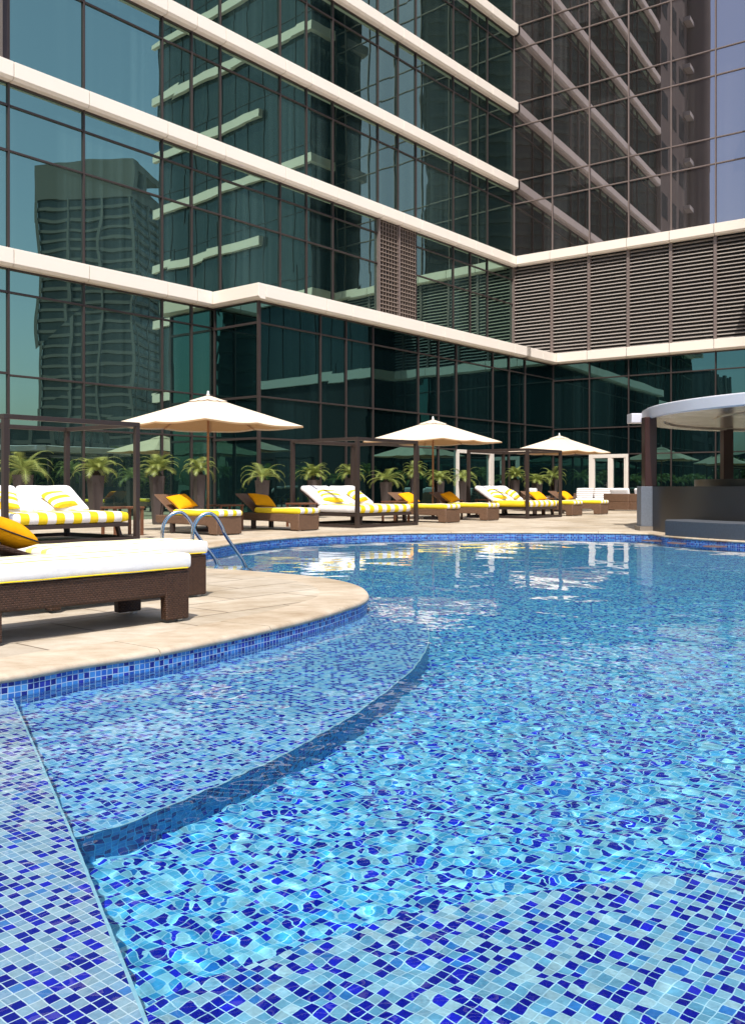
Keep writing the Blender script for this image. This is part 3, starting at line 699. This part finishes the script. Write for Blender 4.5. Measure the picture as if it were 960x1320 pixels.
def make_lounger(label, group, mats, near=False, seed=0):
    """foot end at x=0, head towards -x"""
    wk, matm = mats; t = thing('sun_lounger', label, 'sun lounger', group=group); W = .68
    fd = .26
    MB().extr([(0,.385),(-.0,0.02),(-fd,0.02),(-fd-.02,.2),(-.5,.215),(-1.95,.215),(-2.0,.25),(-2.0,.385)][::-1], 'z', 0, 1) if 0 else None
    pr = [(0,.385),(0,.20),(-.3,.195),(-1.95,.215),(-2.0,.25),(-2.0,.385)] if near else [(0,.385),(0,.02),(-fd,.02),(-fd-.02,.17),(-fd-.1,.2),(-1.95,.215),(-2.0,.25),(-2.0,.385)]
    mb = MB(); n = len(pr)
    mb.add([(x,-W/2,z) for x, z in pr]+[(x,W/2,z) for x, z in pr], [tuple(range(n)), tuple(range(2*n-1,n-1,-1))]+[(i,(i+1)%n,n+(i+1)%n,n+i) for i in range(n)])
    mb.build('base', wk, t, recalc=True, bevel=.02, seg=3, smooth='auto')
    if near:
        for y in (-W/2, W/2-.07):
            MB().add([(-.2,y-.003,.02),(.003,y-.003,.02),(.003,y+.073,.02),(-.2,y+.073,.02),(-.215,y-.003,.383),(.003,y-.003,.383),(.003,y+.073,.383),(-.215,y+.073,.383)],[(0,3,2,1),(4,5,6,7),(0,1,5,4),(1,2,6,5),(2,3,7,6),(3,0,4,7)]).build('leg', wk, t, bevel=.012)
    for y in (-W/2+.05, W/2-.05):
        MB().box((-1.52,y-.045,.02),(-1.43,y+.045,.216)).build('leg', wk if near else M['bronze'], t, bevel=.008)
        MB().box((-.06,y-.0,0),(-.02,y+.04,.03)).build('foot_cap', M['cap'], t)
    br = MB(); A = R(19 if near else 33); ca, sa = math.cos(A), math.sin(A); hx = -1.53 if near else -1.42; bl = .74
    V = [(0,0),(0,.05),(-bl,.05),(-bl,0)]; V = [(hx+x*ca-z*sa*-1*-1, .39+(-x)*sa+z*ca) for x, z in V]
    br.add([(x,-W/2+.01,z) for x, z in V]+[(x,W/2-.01,z) for x, z in V], [(0,1,2,3),(7,6,5,4),(0,4,5,1),(1,5,6,2),(2,6,7,3),(3,7,4,0)])
    br.build('backrest', wk, t, recalc=True, bevel=.012, seg=2)
    MB().bar((-1.95,-W/2+.08,.3),(-1.88,-W/2+.08,.66),.012).bar((-1.95,W/2-.08,.3),(-1.88,W/2-.08,.66),.012).build('backrest_strut', M['bronze'], t)
    mt = mattress_mb(1.56 if near else 1.44, W+.03, .12, seed=seed, puff=.010 if near else .02, rf=.30 if near else .42).build('mattress', matm, t, smooth=True); mt.location = (.03,0,.385)
    if near: MB().tube([(-1.5,-W/2-.013,.398),(-.02,-W/2-.013,.398),(.026,-W/2+.03,.398),(.026,W/2-.03,.398),(-.02,W/2+.013,.398),(-1.5,W/2+.013,.398)],.0045,6).build('piping', M['yellow'], t)
    return t
def place_dir(fwd):  # rotation that sends local +x to a plan direction
    return math.atan2(fwd[1], fwd[0])
GL = 'brown wicker loungers in the row along the glass wall'
labs = ['wicker lounger beside the nearest cabana, left of the nearest umbrella pole', 'wicker lounger just right of the nearest umbrella pole, amber cushion on it',
        'wicker lounger just right of the middle cabana', 'wicker lounger just left of the farthest cabana', 'wicker lounger just right of the farthest cabana', 'last wicker lounger of the row, in front of the striped sofa']
l0 = make_lounger(labs[0], GL, (M['wicker_lt'], M['str_lounge']), seed=1)
us = [(275,690.6),(385,685),(583,674.7),(638,671.8),(749,665.6),(782,663.6)]
rows = []
for i, (u, v) in enumerate(us):
    s = (ground(u, v)-PC)@D1
    p = P(s+.34, 8.6); rows.append(s+.34); rz = place_dir(N1)
    if i == 0: l0.location = (*p, 0); l0.rotation_euler = (0,0,rz)
    else: dup(l0, (*p, 0), rz+R((0,1.2,-1,.8,-1.5,1)[i]), labs[i])
NG = 'big wicker loungers near the camera'
n1 = make_lounger('nearest wicker lounger with white and yellow mattress at the left edge', 'wicker loungers on the curved stone terrace', (M['wicker'], M['str_near']), True, 3)
rzN = place_dir(D1)
def near_pos(u, v):  # foot corner nearest the camera -> foot centre
    p = ground(u, v); return p - N1*.34
p = near_pos(245, 800); n1.location = (*p, 0); n1.rotation_euler = (0,0,rzN-R(2))
p2 = near_pos(267, 768.5); n2 = dup(n1, (*p2, 0), rzN-R(2), 'second wicker lounger, half hidden behind the nearest one, big amber cushion on its back')
q = p2-D1*1.90; pillow('throw_cushion', M['orange'], 'large plump amber cushion with dark piping at the left edge', (q[0], q[1], .675), (R(3),R(20),rzN+R(5)), (.58,.60,.25), 2)
# cushions on the row loungers
for i, s in enumerate(rows):
    w = 8.6-1.52
    p = P(s, w)
    lab = ['amber cushion on the lounger left of the nearest umbrella pole','amber cushion on the lounger right of the nearest umbrella pole','amber cushion on the lounger right of the middle cabana',
        'amber cushion on the lounger left of the farthest cabana','amber cushion on the lounger right of the farthest cabana','amber cushion on the last lounger before the sofas'][i]
    pillow('throw_cushion', M['orange'], lab, (p[0], p[1], .67), (R((8,-6,5,9,4,6)[i]),R(36),place_dir(N1)+R((15,-10,8,12,-6,9)[i])), (.46,.62,.18), i, 'amber cushions on the wicker loungers')
# side tables
def make_table(label, g):
    t = thing('side_table', label, 'side table', group=g)
    MB().box((-.25,-.36,.55),(.25,.36,.59)).build('table_top', M['table'], t, bevel=.006)
    for x in (-.21,.21):
        for y in (-.32,.32): MB().box((x-.025,y-.025,0),(x+.025,y+.025,.549)).build('leg', M['table'], t)
    return t
tl = ['small wooden table between the nearest cabana and the first lounger','small wooden table by the nearest umbrella pole','small wooden table inside the left side of the middle cabana','small wooden table right of the middle cabana',
      'small wooden table between the two loungers before the far cabana','small wooden table inside the left side of the far cabana','small wooden table right of the far cabana']
GT = 'brown side tables between the loungers'; t0 = make_table(tl[0], GT)
ts = [hit_s(u, 7.0) for u in (158,290,390,510,580,628,700)]
for i, s in enumerate(ts):
    p = P(s, 7.0)
    if i == 0: t0.location = (*p, 0); t0.rotation_euler = (0,0,place_dir(N1))
    else: dup(t0, (*p, 0), place_dir(N1), tl[i])

# cabanas: frame with daybed inside
def cabana(s_right, Lc, D, label, blabel, i):
    """front edge at w=8.6 from s_right-Lc to s_right"""
    o = P(s_right, 8.66); H = 2.18; pw = .045
    t = thing('cabana_frame', label, 'cabana', (*o, 0), RZ1, 'bronze cabana frames on the terrace')   # local x = D1, local y = inwards
    for x in (-Lc, 0):
        for y in (0, D): MB().box((x-pw,y-pw,0),(x+pw,y+pw,H-.081)).build('post', M['bronze'], t, bevel=.005)
    for y in (0, D): MB().box((-Lc-pw,y-pw,H-.08),(pw,y+pw,H)).build('roof_beam', M['bronze'], t, bevel=.005)
    for x in (-Lc, 0): MB().box((x-pw,pw+.001,H-.08),(x+pw,D-pw-.001,H)).build('roof_beam', M['bronze'], t, bevel=.005)
    for y in (0, D): MB().box((-Lc+pw+.001,y-.04,.01),(-pw-.001,y+.04,.08)).build('floor_rail', M['bronze'], t)
    for x in (-Lc, 0): MB().box((x-.04,pw+.001,.01),(x+.04,D-pw-.001,.08)).build('floor_rail', M['bronze'], t)
    # daybed, foot towards the pool
    W = Lc-.25; c = P(s_right-Lc/2, 8.66-.03)
    b = thing('daybed', blabel, 'daybed', (*c, 0), place_dir(N1), 'striped double daybeds inside the cabanas')
    mb = MB().box((-2.0,-W/2,.27),(-.02,W/2,.34)); mb.build('bed_frame', M['bronze'], b, bevel=.006)
    for x in (-.12,-1.85):
        for y in (-W/2+.1, W/2-.16):
            MB().add([(x-.04,y,.09),(x+.04,y,.09),(x+.04,y+.06,.09),(x-.04,y+.06,.09),(x-.04,y+(.06 if y<0 else -.06),.271),(x+.04,y+(.06 if y<0 else -.06),.271),(x+.04,y+.06+(.06 if y<0 else -.06),.271),(x-.04,y+.06+(.06 if y<0 else -.06),.271)],
                [(0,3,2,1),(4,5,6,7),(0,1,5,4),(1,2,6,5),(2,3,7,6),(3,0,4,7)]).build('leg', M['bronze'], b)
    MB().box((-1.9,-W/2+.05,.06),(-.06,W/2-.05,.089)).build('base_rail', M['bronze'], b) if 0 else None
    m = mattress_mb(1.42, W+.02, .2, 24, .015, i).build('mattress', M['str_bed'], b, smooth=True); m.location = (0,0,.342)
    for sgn in (-1, 1):
        bk = mattress_mb(.86, W/2-.03, .13, 12, .015, i+sgn).build('back_cushion', M['white'], b, smooth=True)
        bk.location = (-1.30, sgn*W/4, .47); bk.rotation_euler = (0,R(32),0)
        MB().box((-.84,-W/4+.04,-.03),(0,W/4-.04,-.001)).build('backrest_board', M['bronze'], bk)
    for sgn, nm in ((-1,'left'),(1,'right')):
        q = P(s_right-Lc/2-sgn*-1*W/4*1.0, 8.63-1.42)
        pillow('throw_cushion', M['str_pillow'], ('left' if sgn<0 else 'right')+' yellow and white striped cushion on '+('the nearest daybed','the middle daybed','the farthest daybed')[i],
               (q[0], q[1], .76), (R(4*sgn),R(34),place_dir(N1)+R(20*sgn)), (.50,.62,.19), i*3+sgn, 'striped cushions on the daybeds', pipe=None)
    return t
cabana((ground(178,697)-PC)@D1, 2.56, 2.3, 'nearest dark bronze cabana frame with open roof, at the left edge', 'nearest double daybed with broad yellow and white stripes', 0)
cabana((ground(460,681)-PC)@D1+2.34, 2.34, 2.15, 'middle dark bronze cabana frame, between the first two umbrellas', 'middle double daybed with yellow and white stripes', 1)
cabana((ground(683,668.9)-PC)@D1+2.15, 2.15, 2.15, 'farthest dark bronze cabana frame under the third umbrella', 'farthest double daybed with yellow and white stripes', 2)

# umbrellas
def make_umbrella(label, g):
    t = thing('garden_umbrella', label, 'umbrella', group=g); S = 1.5; Hm = 2.37; Hp = 3.03
    MB().ring([(0,.0),(.30,.0),(.30,.06),(.26,.08),(.05,.09),(.05,.3),(0,.3)], 24).build('base', M['bronze'], t, smooth='auto')
    MB().bar((0,0,.3),(0,0,3.0),.030,.026,12).build('pole', M['wood'], t, smooth='auto')
    def rimpt(a):
        # square outline with 8 ribs (corners and mid sides), hem slightly hollow between ribs
        k = max(abs(math.cos(a)), abs(math.sin(a))); r = S/k; f = abs(math.sin(4*a)) ; return r*(1-.012*f)
    def canopy(r0, r1, zfun, nr, na=96):
        V = []; Fc = []
        for i in range(nr+1):
            for j in range(na):
                a = 2*math.pi*j/na; q = r0+(r1-r0)*i/nr; r = rimpt(a)*q; V.append((r*math.cos(a), r*math.sin(a), zfun(q, a)))
        for i in range(nr):
            for j in range(na): Fc.append((i*na+j, i*na+(j+1) % na, (i+1)*na+(j+1) % na, (i+1)*na+j)[::-1])
        return MB().add(V, Fc)
    zf = lambda q, a: Hm+(Hp-Hm)*(1-q**.93)-.035*q*abs(math.sin(4*a))
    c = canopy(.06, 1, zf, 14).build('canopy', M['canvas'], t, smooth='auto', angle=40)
    hem = canopy(1, 1.0, zf, 1); n = 96
    V = [(v[0],v[1],v[2]) for v in hem.v[:n]]+[(v[0]*1.004,v[1]*1.004,v[2]-.035) for v in hem.v[:n]]
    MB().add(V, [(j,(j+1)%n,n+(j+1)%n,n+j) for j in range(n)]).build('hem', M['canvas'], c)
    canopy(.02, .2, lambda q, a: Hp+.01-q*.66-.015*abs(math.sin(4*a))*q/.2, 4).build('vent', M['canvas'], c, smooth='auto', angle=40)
    MB().ring([(0,Hp-.01),(.035,Hp-.0),(.04,Hp+.03),(.02,Hp+.05),(.028,Hp+.07),(.02,Hp+.095),(0,Hp+.11)], 12).build('finial', M['white'], t, smooth=True)
    MB().ring([(.03,2.5),(.07,2.51),(.07,2.57),(.03,2.58)], 16).build('hub', M['wood'], t)
    for k in range(8):
        a = k*math.pi/4; r = rimpt(a); e = Vector((r*.985*math.cos(a), r*.985*math.sin(a), Hm-.0))
        rb = MB().bar((.03*math.cos(a),.03*math.sin(a),Hp-.09),(e.x,e.y,e.z-.03),.013,.013,6).build('rib', M['wood'], t)
        md = Vector((0,0,Hp-.09)).lerp(e, .52); MB().bar((.06*math.cos(a),.06*math.sin(a),2.54),(md.x,md.y,md.z-.04),.011,.011,6).build('strut', M['wood'], rb)
    return t
GU = 'square cream garden umbrellas on the terrace'
u0 = make_umbrella('nearest and largest looking cream umbrella with its teak pole between two loungers', GU)
u0.location = (-3.67, 20.1, 0); u0.rotation_euler = (0,0,RZ1+R(3))
dup(u0, (1.84, 27.4, 0), RZ1-R(2), 'middle cream umbrella standing right of the middle cabana')
dup(u0, (7.45, 35.9, 0), RZ1+R(1), 'farthest cream umbrella standing over the farthest cabana')

# palms in tall planters
def palm_mesh(seed):
    rr = np.random.RandomState(abs(seed)); mb = MB()
    nf = (17, 22, 27)[seed % 3]; LN = (.74, .62, .56)[seed % 3]
    for k in range(nf):
        az = k*2.4+rr.rand()*.4; Lf = LN+.24*rr.rand(); el = R((4, 12, 22)[seed % 3]+62*(k/nf)) ; P0 = Vector((0,0,0)); pts = []
        bend = 1.5+.7*rr.rand()
        for i in range(15):
            s = i/14; e = el-bend*s*s*1.05; d = Vector((math.cos(az)*math.cos(e), math.sin(az)*math.cos(e), math.sin(e))); 
            if i: P0 = P0+d*(Lf/14)
            pts.append((P0.copy(), d))
        side = Vector((-math.sin(az), math.cos(az), 0))
        for i in range(14):
            a, b = pts[i][0], pts[i+1][0]; mb.add([a-side*.006, b-side*.005, b+side*.005, a+side*.006], [(0,1,2,3)])
        for i in range(2, 15):
            p, d = pts[i]; up = side.cross(d)
            ll = .21*math.sin(math.pi*min(1, .18+i/17))**.7*(.8+.4*rr.rand())
            for sg in (-1, 1):
                for sub in (0, .5):
                    pp = p - d*(Lf/14)*sub; tip = pp+side*sg*ll*.8+d*ll*.55-Vector((0,0,ll*.25))+up*-.02; wv = d*.011
                    mb.add([pp-wv, pp+wv, tip], [(0,1,2)])
    return mb
def make_palm(label, seed):
    t = thing('potted_palm', label, 'potted palm', group='palms in tall tapered planters along the glass wall')
    MB().ring([(0,0),(.135,0),(.145,.03),(.235,1.22),(.245,1.27),(.225,1.27),(.215,1.2),(0,1.2)], 4, (0,0,0), math.pi/4).build('planter', M['pot'], t, bevel=.012, recalc=False)
    MB().ring([(0,1.215),(.15,1.213)], 12).build('soil', M['soil'], t)
    MB().bar((0,0,1.2),(.01,.01,1.38),.075,.06,10).build('trunk', M['trunk'], t)
    f = palm_mesh(seed).build('fronds', M['leaf'], t); f.location = (0,0,1.38)
    dr = MB(); rr = np.random.RandomState(seed+50)
    for k in range(12):
        a = k*.55; dr.bar((.06*math.cos(a),.06*math.sin(a),1.36),((.2+.06*rr.rand())*math.cos(a),(.2+.06*rr.rand())*math.sin(a),1.0+.2*rr.rand()),.012,.003,5)
    dr.build('dead_fronds', M['soil'], t)
    return t
pl = ['potted palm behind the left post of the nearest cabana','potted palm seen through the nearest cabana, left of its rear post','potted palm just right of the nearest cabana','potted palm directly behind the nearest umbrella pole',
      'potted palm midway between the nearest umbrella and the middle cabana','potted palm inside the left half of the middle cabana','potted palm behind the front post of the middle cabana','potted palm inside the right part of the middle cabana',
      'potted palm behind the right post of the middle cabana','potted palm behind the middle umbrella pole','potted palm just right of the middle umbrella','potted palm behind the front post of the farthest cabana','potted palm in the right half of the farthest cabana','potted palm behind the third umbrella pole']
pu = [30,124,203,257,338,404,452,497,534,566,597,664,692,713]
src = []
for i, u in enumerate(pu):
    w = 3.15 if u < 600 else 2.9; s = hit_s(u, w); p = P(s, w)
    if i < 3: t = make_palm(pl[i], i+3); src.append(t); t.location = (*p, 0); t.rotation_euler = (0,0,i*1.1)
    else: sc_ = (.92,.86,.98,.82,.95)[i % 5]; dup(src[(i*2+1) % 3], (*p, 0), RZ1+i*1.571+.12*i, pl[i], scale=(sc_*(1.1 if u > 600 else 1), sc_*(1.1 if u > 600 else 1), (.95,1.0,.90,1.04,.93)[i % 5]))

# lounge seating near the right wing
def make_sofa(label, W, mat, g=None, loc=(0,0), rz=0, back=.45):
    """front towards -y"""
    t = thing('wicker_sofa', label, 'sofa', (*loc, 0), rz, g)
    MB().box((-W/2,-.4,.04),(W/2,.4,.36)).build('base', M['wicker_lt'], t, bevel=.02)
    MB().box((-W/2,.28,.361),(W/2,.4,.70)).build('backrest', M['wicker_lt'], t, bevel=.02)
    for x in (-W/2, W/2-.12): MB().box((x,-.4,.361),(x+.12,.279,.58)).build('armrest', M['wicker_lt'], t, bevel=.02)
    n = max(1, round((W-.24)/.7)); cw = (W-.26)/n
    for k in range(n):
        x = -W/2+.13+cw*(k+.5)
        m = mattress_mb(.66, cw-.02, .14, 10, .01, k).build('seat_cushion', M['white'], t, smooth=True); m.rotation_euler = (0,0,-math.pi/2); m.location = (x,-.4,.362)
        m = mattress_mb(.42, cw-.03, .14, 10, .01, k+5).build('back_cushion', mat, t, smooth=True); m.rotation_euler = (0,-math.pi/2*1.14,-math.pi/2); m.rotation_euler = (R(0),R(80),-math.pi/2); m.location = (x,.10,.50)
    return t
def at(u, Y): return ((u-CX)/F*Y, Y)
GS = 'wicker sofas before the right wing'
make_sofa('sofa with thin dark striped back cushions, left of the white double door', 1.75, M['str_sofa'], GS, at(765,38.6), RZ2+R(18))
make_sofa('white cushioned sofa seen through the farthest cabana', 1.9, M['white'], GS, at(690,39.4), RZ1+R(12))
make_sofa('wicker sofa seen from behind, below the white double door', 1.15, M['white'], GS, at(800,37.2), RZ2+R(170))
make_sofa('wicker sofa partly hidden by the grey bar pillar', 1.1, M['white'], GS, at(831,36.6), RZ2+R(172))

# ------------------------------------------------------------------ round pool bar
B = thing('pool_bar', 'round open pool bar with pale disc roof on dark columns and grey granite counter', 'bar', (BC[0], BC[1], 0))
def arc(r0, r1, z0, z1, a0, a1, n=60): return MB().ring([(r1,z0),(r1,z1),(r0,z1),(r0,z0),(r1,z0)], n, (0,0,0), R(a0), R(a1), cap=False)
MB().ring([(5.1,0),(5.45,0),(5.45,1.0),(5.1,1.0),(5.1,0)], 80, (0,0,0), R(178), R(178+286), cap=True).build('counter', M['granite'], B, smooth='auto', recalc=True)
MB().ring([(3.7,0),(4.3,0),(4.3,1.16),(3.7,1.16),(3.7,0)], 70, (0,0,0), R(95), R(330), cap=True).build('back_counter', M['granite'], B, smooth='auto', recalc=True)
mb = MB().ring([(5.451,-.02),(6.02,-.02),(6.02,.30),(5.98,.325),(5.451,.325),(5.451,-.02)], 60, (0,0,0), R(196.5), R(196.5+110), cap=True)
mb.build('bench', M['granite_lt'], B, smooth='auto', recalc=True)
pil = np.array(ground(836.5, 684.3))-BC+np.array([0,.2])
px, py = pil; pb = MB().box((px-.17,py-.17,.1),(px+.17,py+.17,1.0)).build('pillar', M['pillar'], B, bevel=.008)
MB().box((px-.21,py-.21,0),(px+.21,py+.21,.099)).build('plinth', M['plinth'], pb)
RR = 5.5; ZR = 2.54
MB().ring([(0,ZR+.27),(RR-.35,ZR+.27),(RR-.05,ZR+.265),(RR,ZR+.24),(RR,ZR+.03),(RR-.04,ZR)], 128).build('roof', M['fascia'], B, smooth='auto', recalc=True)
MB().ring([(RR-.041,ZR),(RR-.5,ZR-.0),(RR-.5,ZR+.05),(RR-1.6,ZR+.05),(RR-1.6,ZR+.02),(RR-3.2,ZR+.02),(RR-3.2,ZR+.06),(0,ZR+.06)], 128).build('ceiling', M['ceiling'], B, smooth='auto', recalc=True)
MB().box((-5.42,1.9,ZR+.02),(-4.6,2.3,ZR+.25)).build('roof_beam', M['fascia'], B, bevel=.01)
for i, (r, a) in enumerate(((0,0),(5.1,113),(5.1,45),(5.1,-25),(5.1,-92))):
    x, y = (px+.06, py) if i == 0 else (r*math.cos(R(a)), r*math.sin(R(a)))
    MB().box((x-.135,y-.135,1.001),(x+.135,y+.135,ZR+.03)).build('column', M['column'], B, bevel=.012)
sl = ['submerged bar stool nearest the counter pillar','submerged bar stool second from the counter pillar','submerged bar stool farthest right at the counter']
for i, (u, v) in enumerate(((841,697),(874,700),(921,704.5))):
    p = ground(u, v, WZ); t = thing('bar_stool', sl[i], 'stool', (p[0], p[1], 0), 0, 'round stools in the water by the bar')
    z = WZ+.010
    MB().ring([(0,z),(.2,z),(.225,z-.012),(.225,z-.05),(.2,z-.06),(0,z-.06)], 32).build('seat', M['seat'], t, smooth='auto', recalc=True)
    MB().bar((0,0,-1.3),(0,0,z-.061),.06,.05,14).build('post', M['chrome'], t)

# ------------------------------------------------------------------ pool ladder
lad = thing('pool_ladder', 'polished steel pool ladder with two arched handrails', 'ladder')
def rail(u_top, u_in, Y0, name='handrail'):
    f = np.array([(u_top[0]-CX)/F*Y0, Y0]); q = ground(u_in, 735, -.1); 
    return f, q
def hoop(A, Bp, zt):
    A = np.array(A); Bp = np.array(Bp); d = Bp-A; pts = []
    pts += [(A[0], A[1], z) for z in (0,.15,.3)]
    for k in range(1, 15):
        t = k/14; x = A+d*(.5-.5*math.cos(math.pi*t))*.62; z = .3+(zt-.3)*math.sin(math.pi*t)**.85 if t < .5 else .3+(zt-.3)*math.sin(math.pi*t)**.85
        if t <= .5: pts.append((x[0], x[1], z))
        else:
            tt = (t-.5)/.5; x = A+d*(.31+.31*tt**1.1); z = zt-(zt-.33)*tt**2.1; pts.append((x[0], x[1], z))
    e = A+d; pts += [(e[0]*.5+pts[-1][0]*.5, e[1]*.5+pts[-1][1]*.5, .12), (e[0], e[1], -.10), (e[0]+d[0]*.12, e[1]+d[1]*.12, -.5), (e[0]+d[0]*.13, e[1]+d[1]*.13, -1.0)]
    P3 = [np.array(p) for p in pts]; out = []
    for i in range(len(P3)-1):
        p0 = P3[max(i-1,0)]; p1 = P3[i]; p2 = P3[i+1]; p3 = P3[min(i+2,len(P3)-1)]
        for k in range(5):
            t = k/5; out.append(tuple(.5*((2*p1)+(-p0+p2)*t+(2*p0-5*p1+4*p2-p3)*t*t+(-p0+3*p1-3*p2+p3)*t**3)))
    out.append(tuple(P3[-1])); return out
Yh = 12.9
hA = [((209-CX)/F*12.7, 12.7), ((248-CX)/F*12.2, 12.2)]; hB = [((279-CX)/F*13.0, 13.0), ((316-CX)/F*12.5, 12.5)]
for a, b_ in zip(hA, hB):
    MB().tube(hoop(a, b_, .635), .024, 12).build('handrail', M['chrome'], lad, smooth=True)
    MB().ring([(.0,.012),(.05,.012),(.055,.0)], 16, (a[0],a[1],.002)).build('flange', M['chrome'], lad)
for z in (-.3,-.55,-.8):
    MB().bar((hB[0][0]+.1,hB[0][1],z),(hB[1][0]+.1,hB[1][1],z),.025).build('step', M['chrome'], lad)

# ------------------------------------------------------------------ light and camera
w = bpy.data.worlds.new("World"); sc.world = w; w.use_nodes = True; nt = w.node_tree
sky = nt.nodes.new('ShaderNodeTexSky'); sky.sky_type = 'NISHITA'; sky.sun_disc = False
az, el = R(181), R(60)
sky.sun_elevation = el; sky.sun_rotation = az; sky.air_density = 1.0; sky.dust_density = 2.6; sky.ozone_density = 1.5
nt.links.new(sky.outputs[0], nt.nodes['Background'].inputs[0]); nt.nodes['Background'].inputs[1].default_value = .15
Ls = bpy.data.lights.new('sun', 'SUN'); Ls.energy = 3.9; Ls.angle = R(.5); Ls.color = (1, .95, .87); Ls.cycles.is_caustics_light = True
so = bpy.data.objects.new('sun', Ls); COL.objects.link(so)
sd = Vector((math.sin(az)*math.cos(el), math.cos(az)*math.cos(el), math.sin(el))); so.rotation_euler = sd.to_track_quat('Z', 'Y').to_euler()
so.location = (0,0,40)
cam = bpy.data.cameras.new('camera'); co = bpy.data.objects.new('camera', cam); COL.objects.link(co); sc.camera = co
cam.sensor_fit = 'HORIZONTAL'; cam.sensor_width = 36; cam.lens = 36*F/960; cam.shift_y = -33/960
co.location = (0,0,1); co.rotation_euler = (math.pi/2,0,0); cam.clip_end = 6000; cam.clip_start = .05
sc.cycles.use_denoising = True; sc.cycles.max_bounces = 14; sc.cycles.glossy_bounces = 6; sc.cycles.transmission_bounces = 8
sc.cycles.caustics_reflective = False; sc.cycles.caustics_refractive = True
sc.view_settings.view_transform = 'Standard'; sc.view_settings.look = 'None'; sc.view_settings.gamma = 1; sc.view_settings.exposure = .5
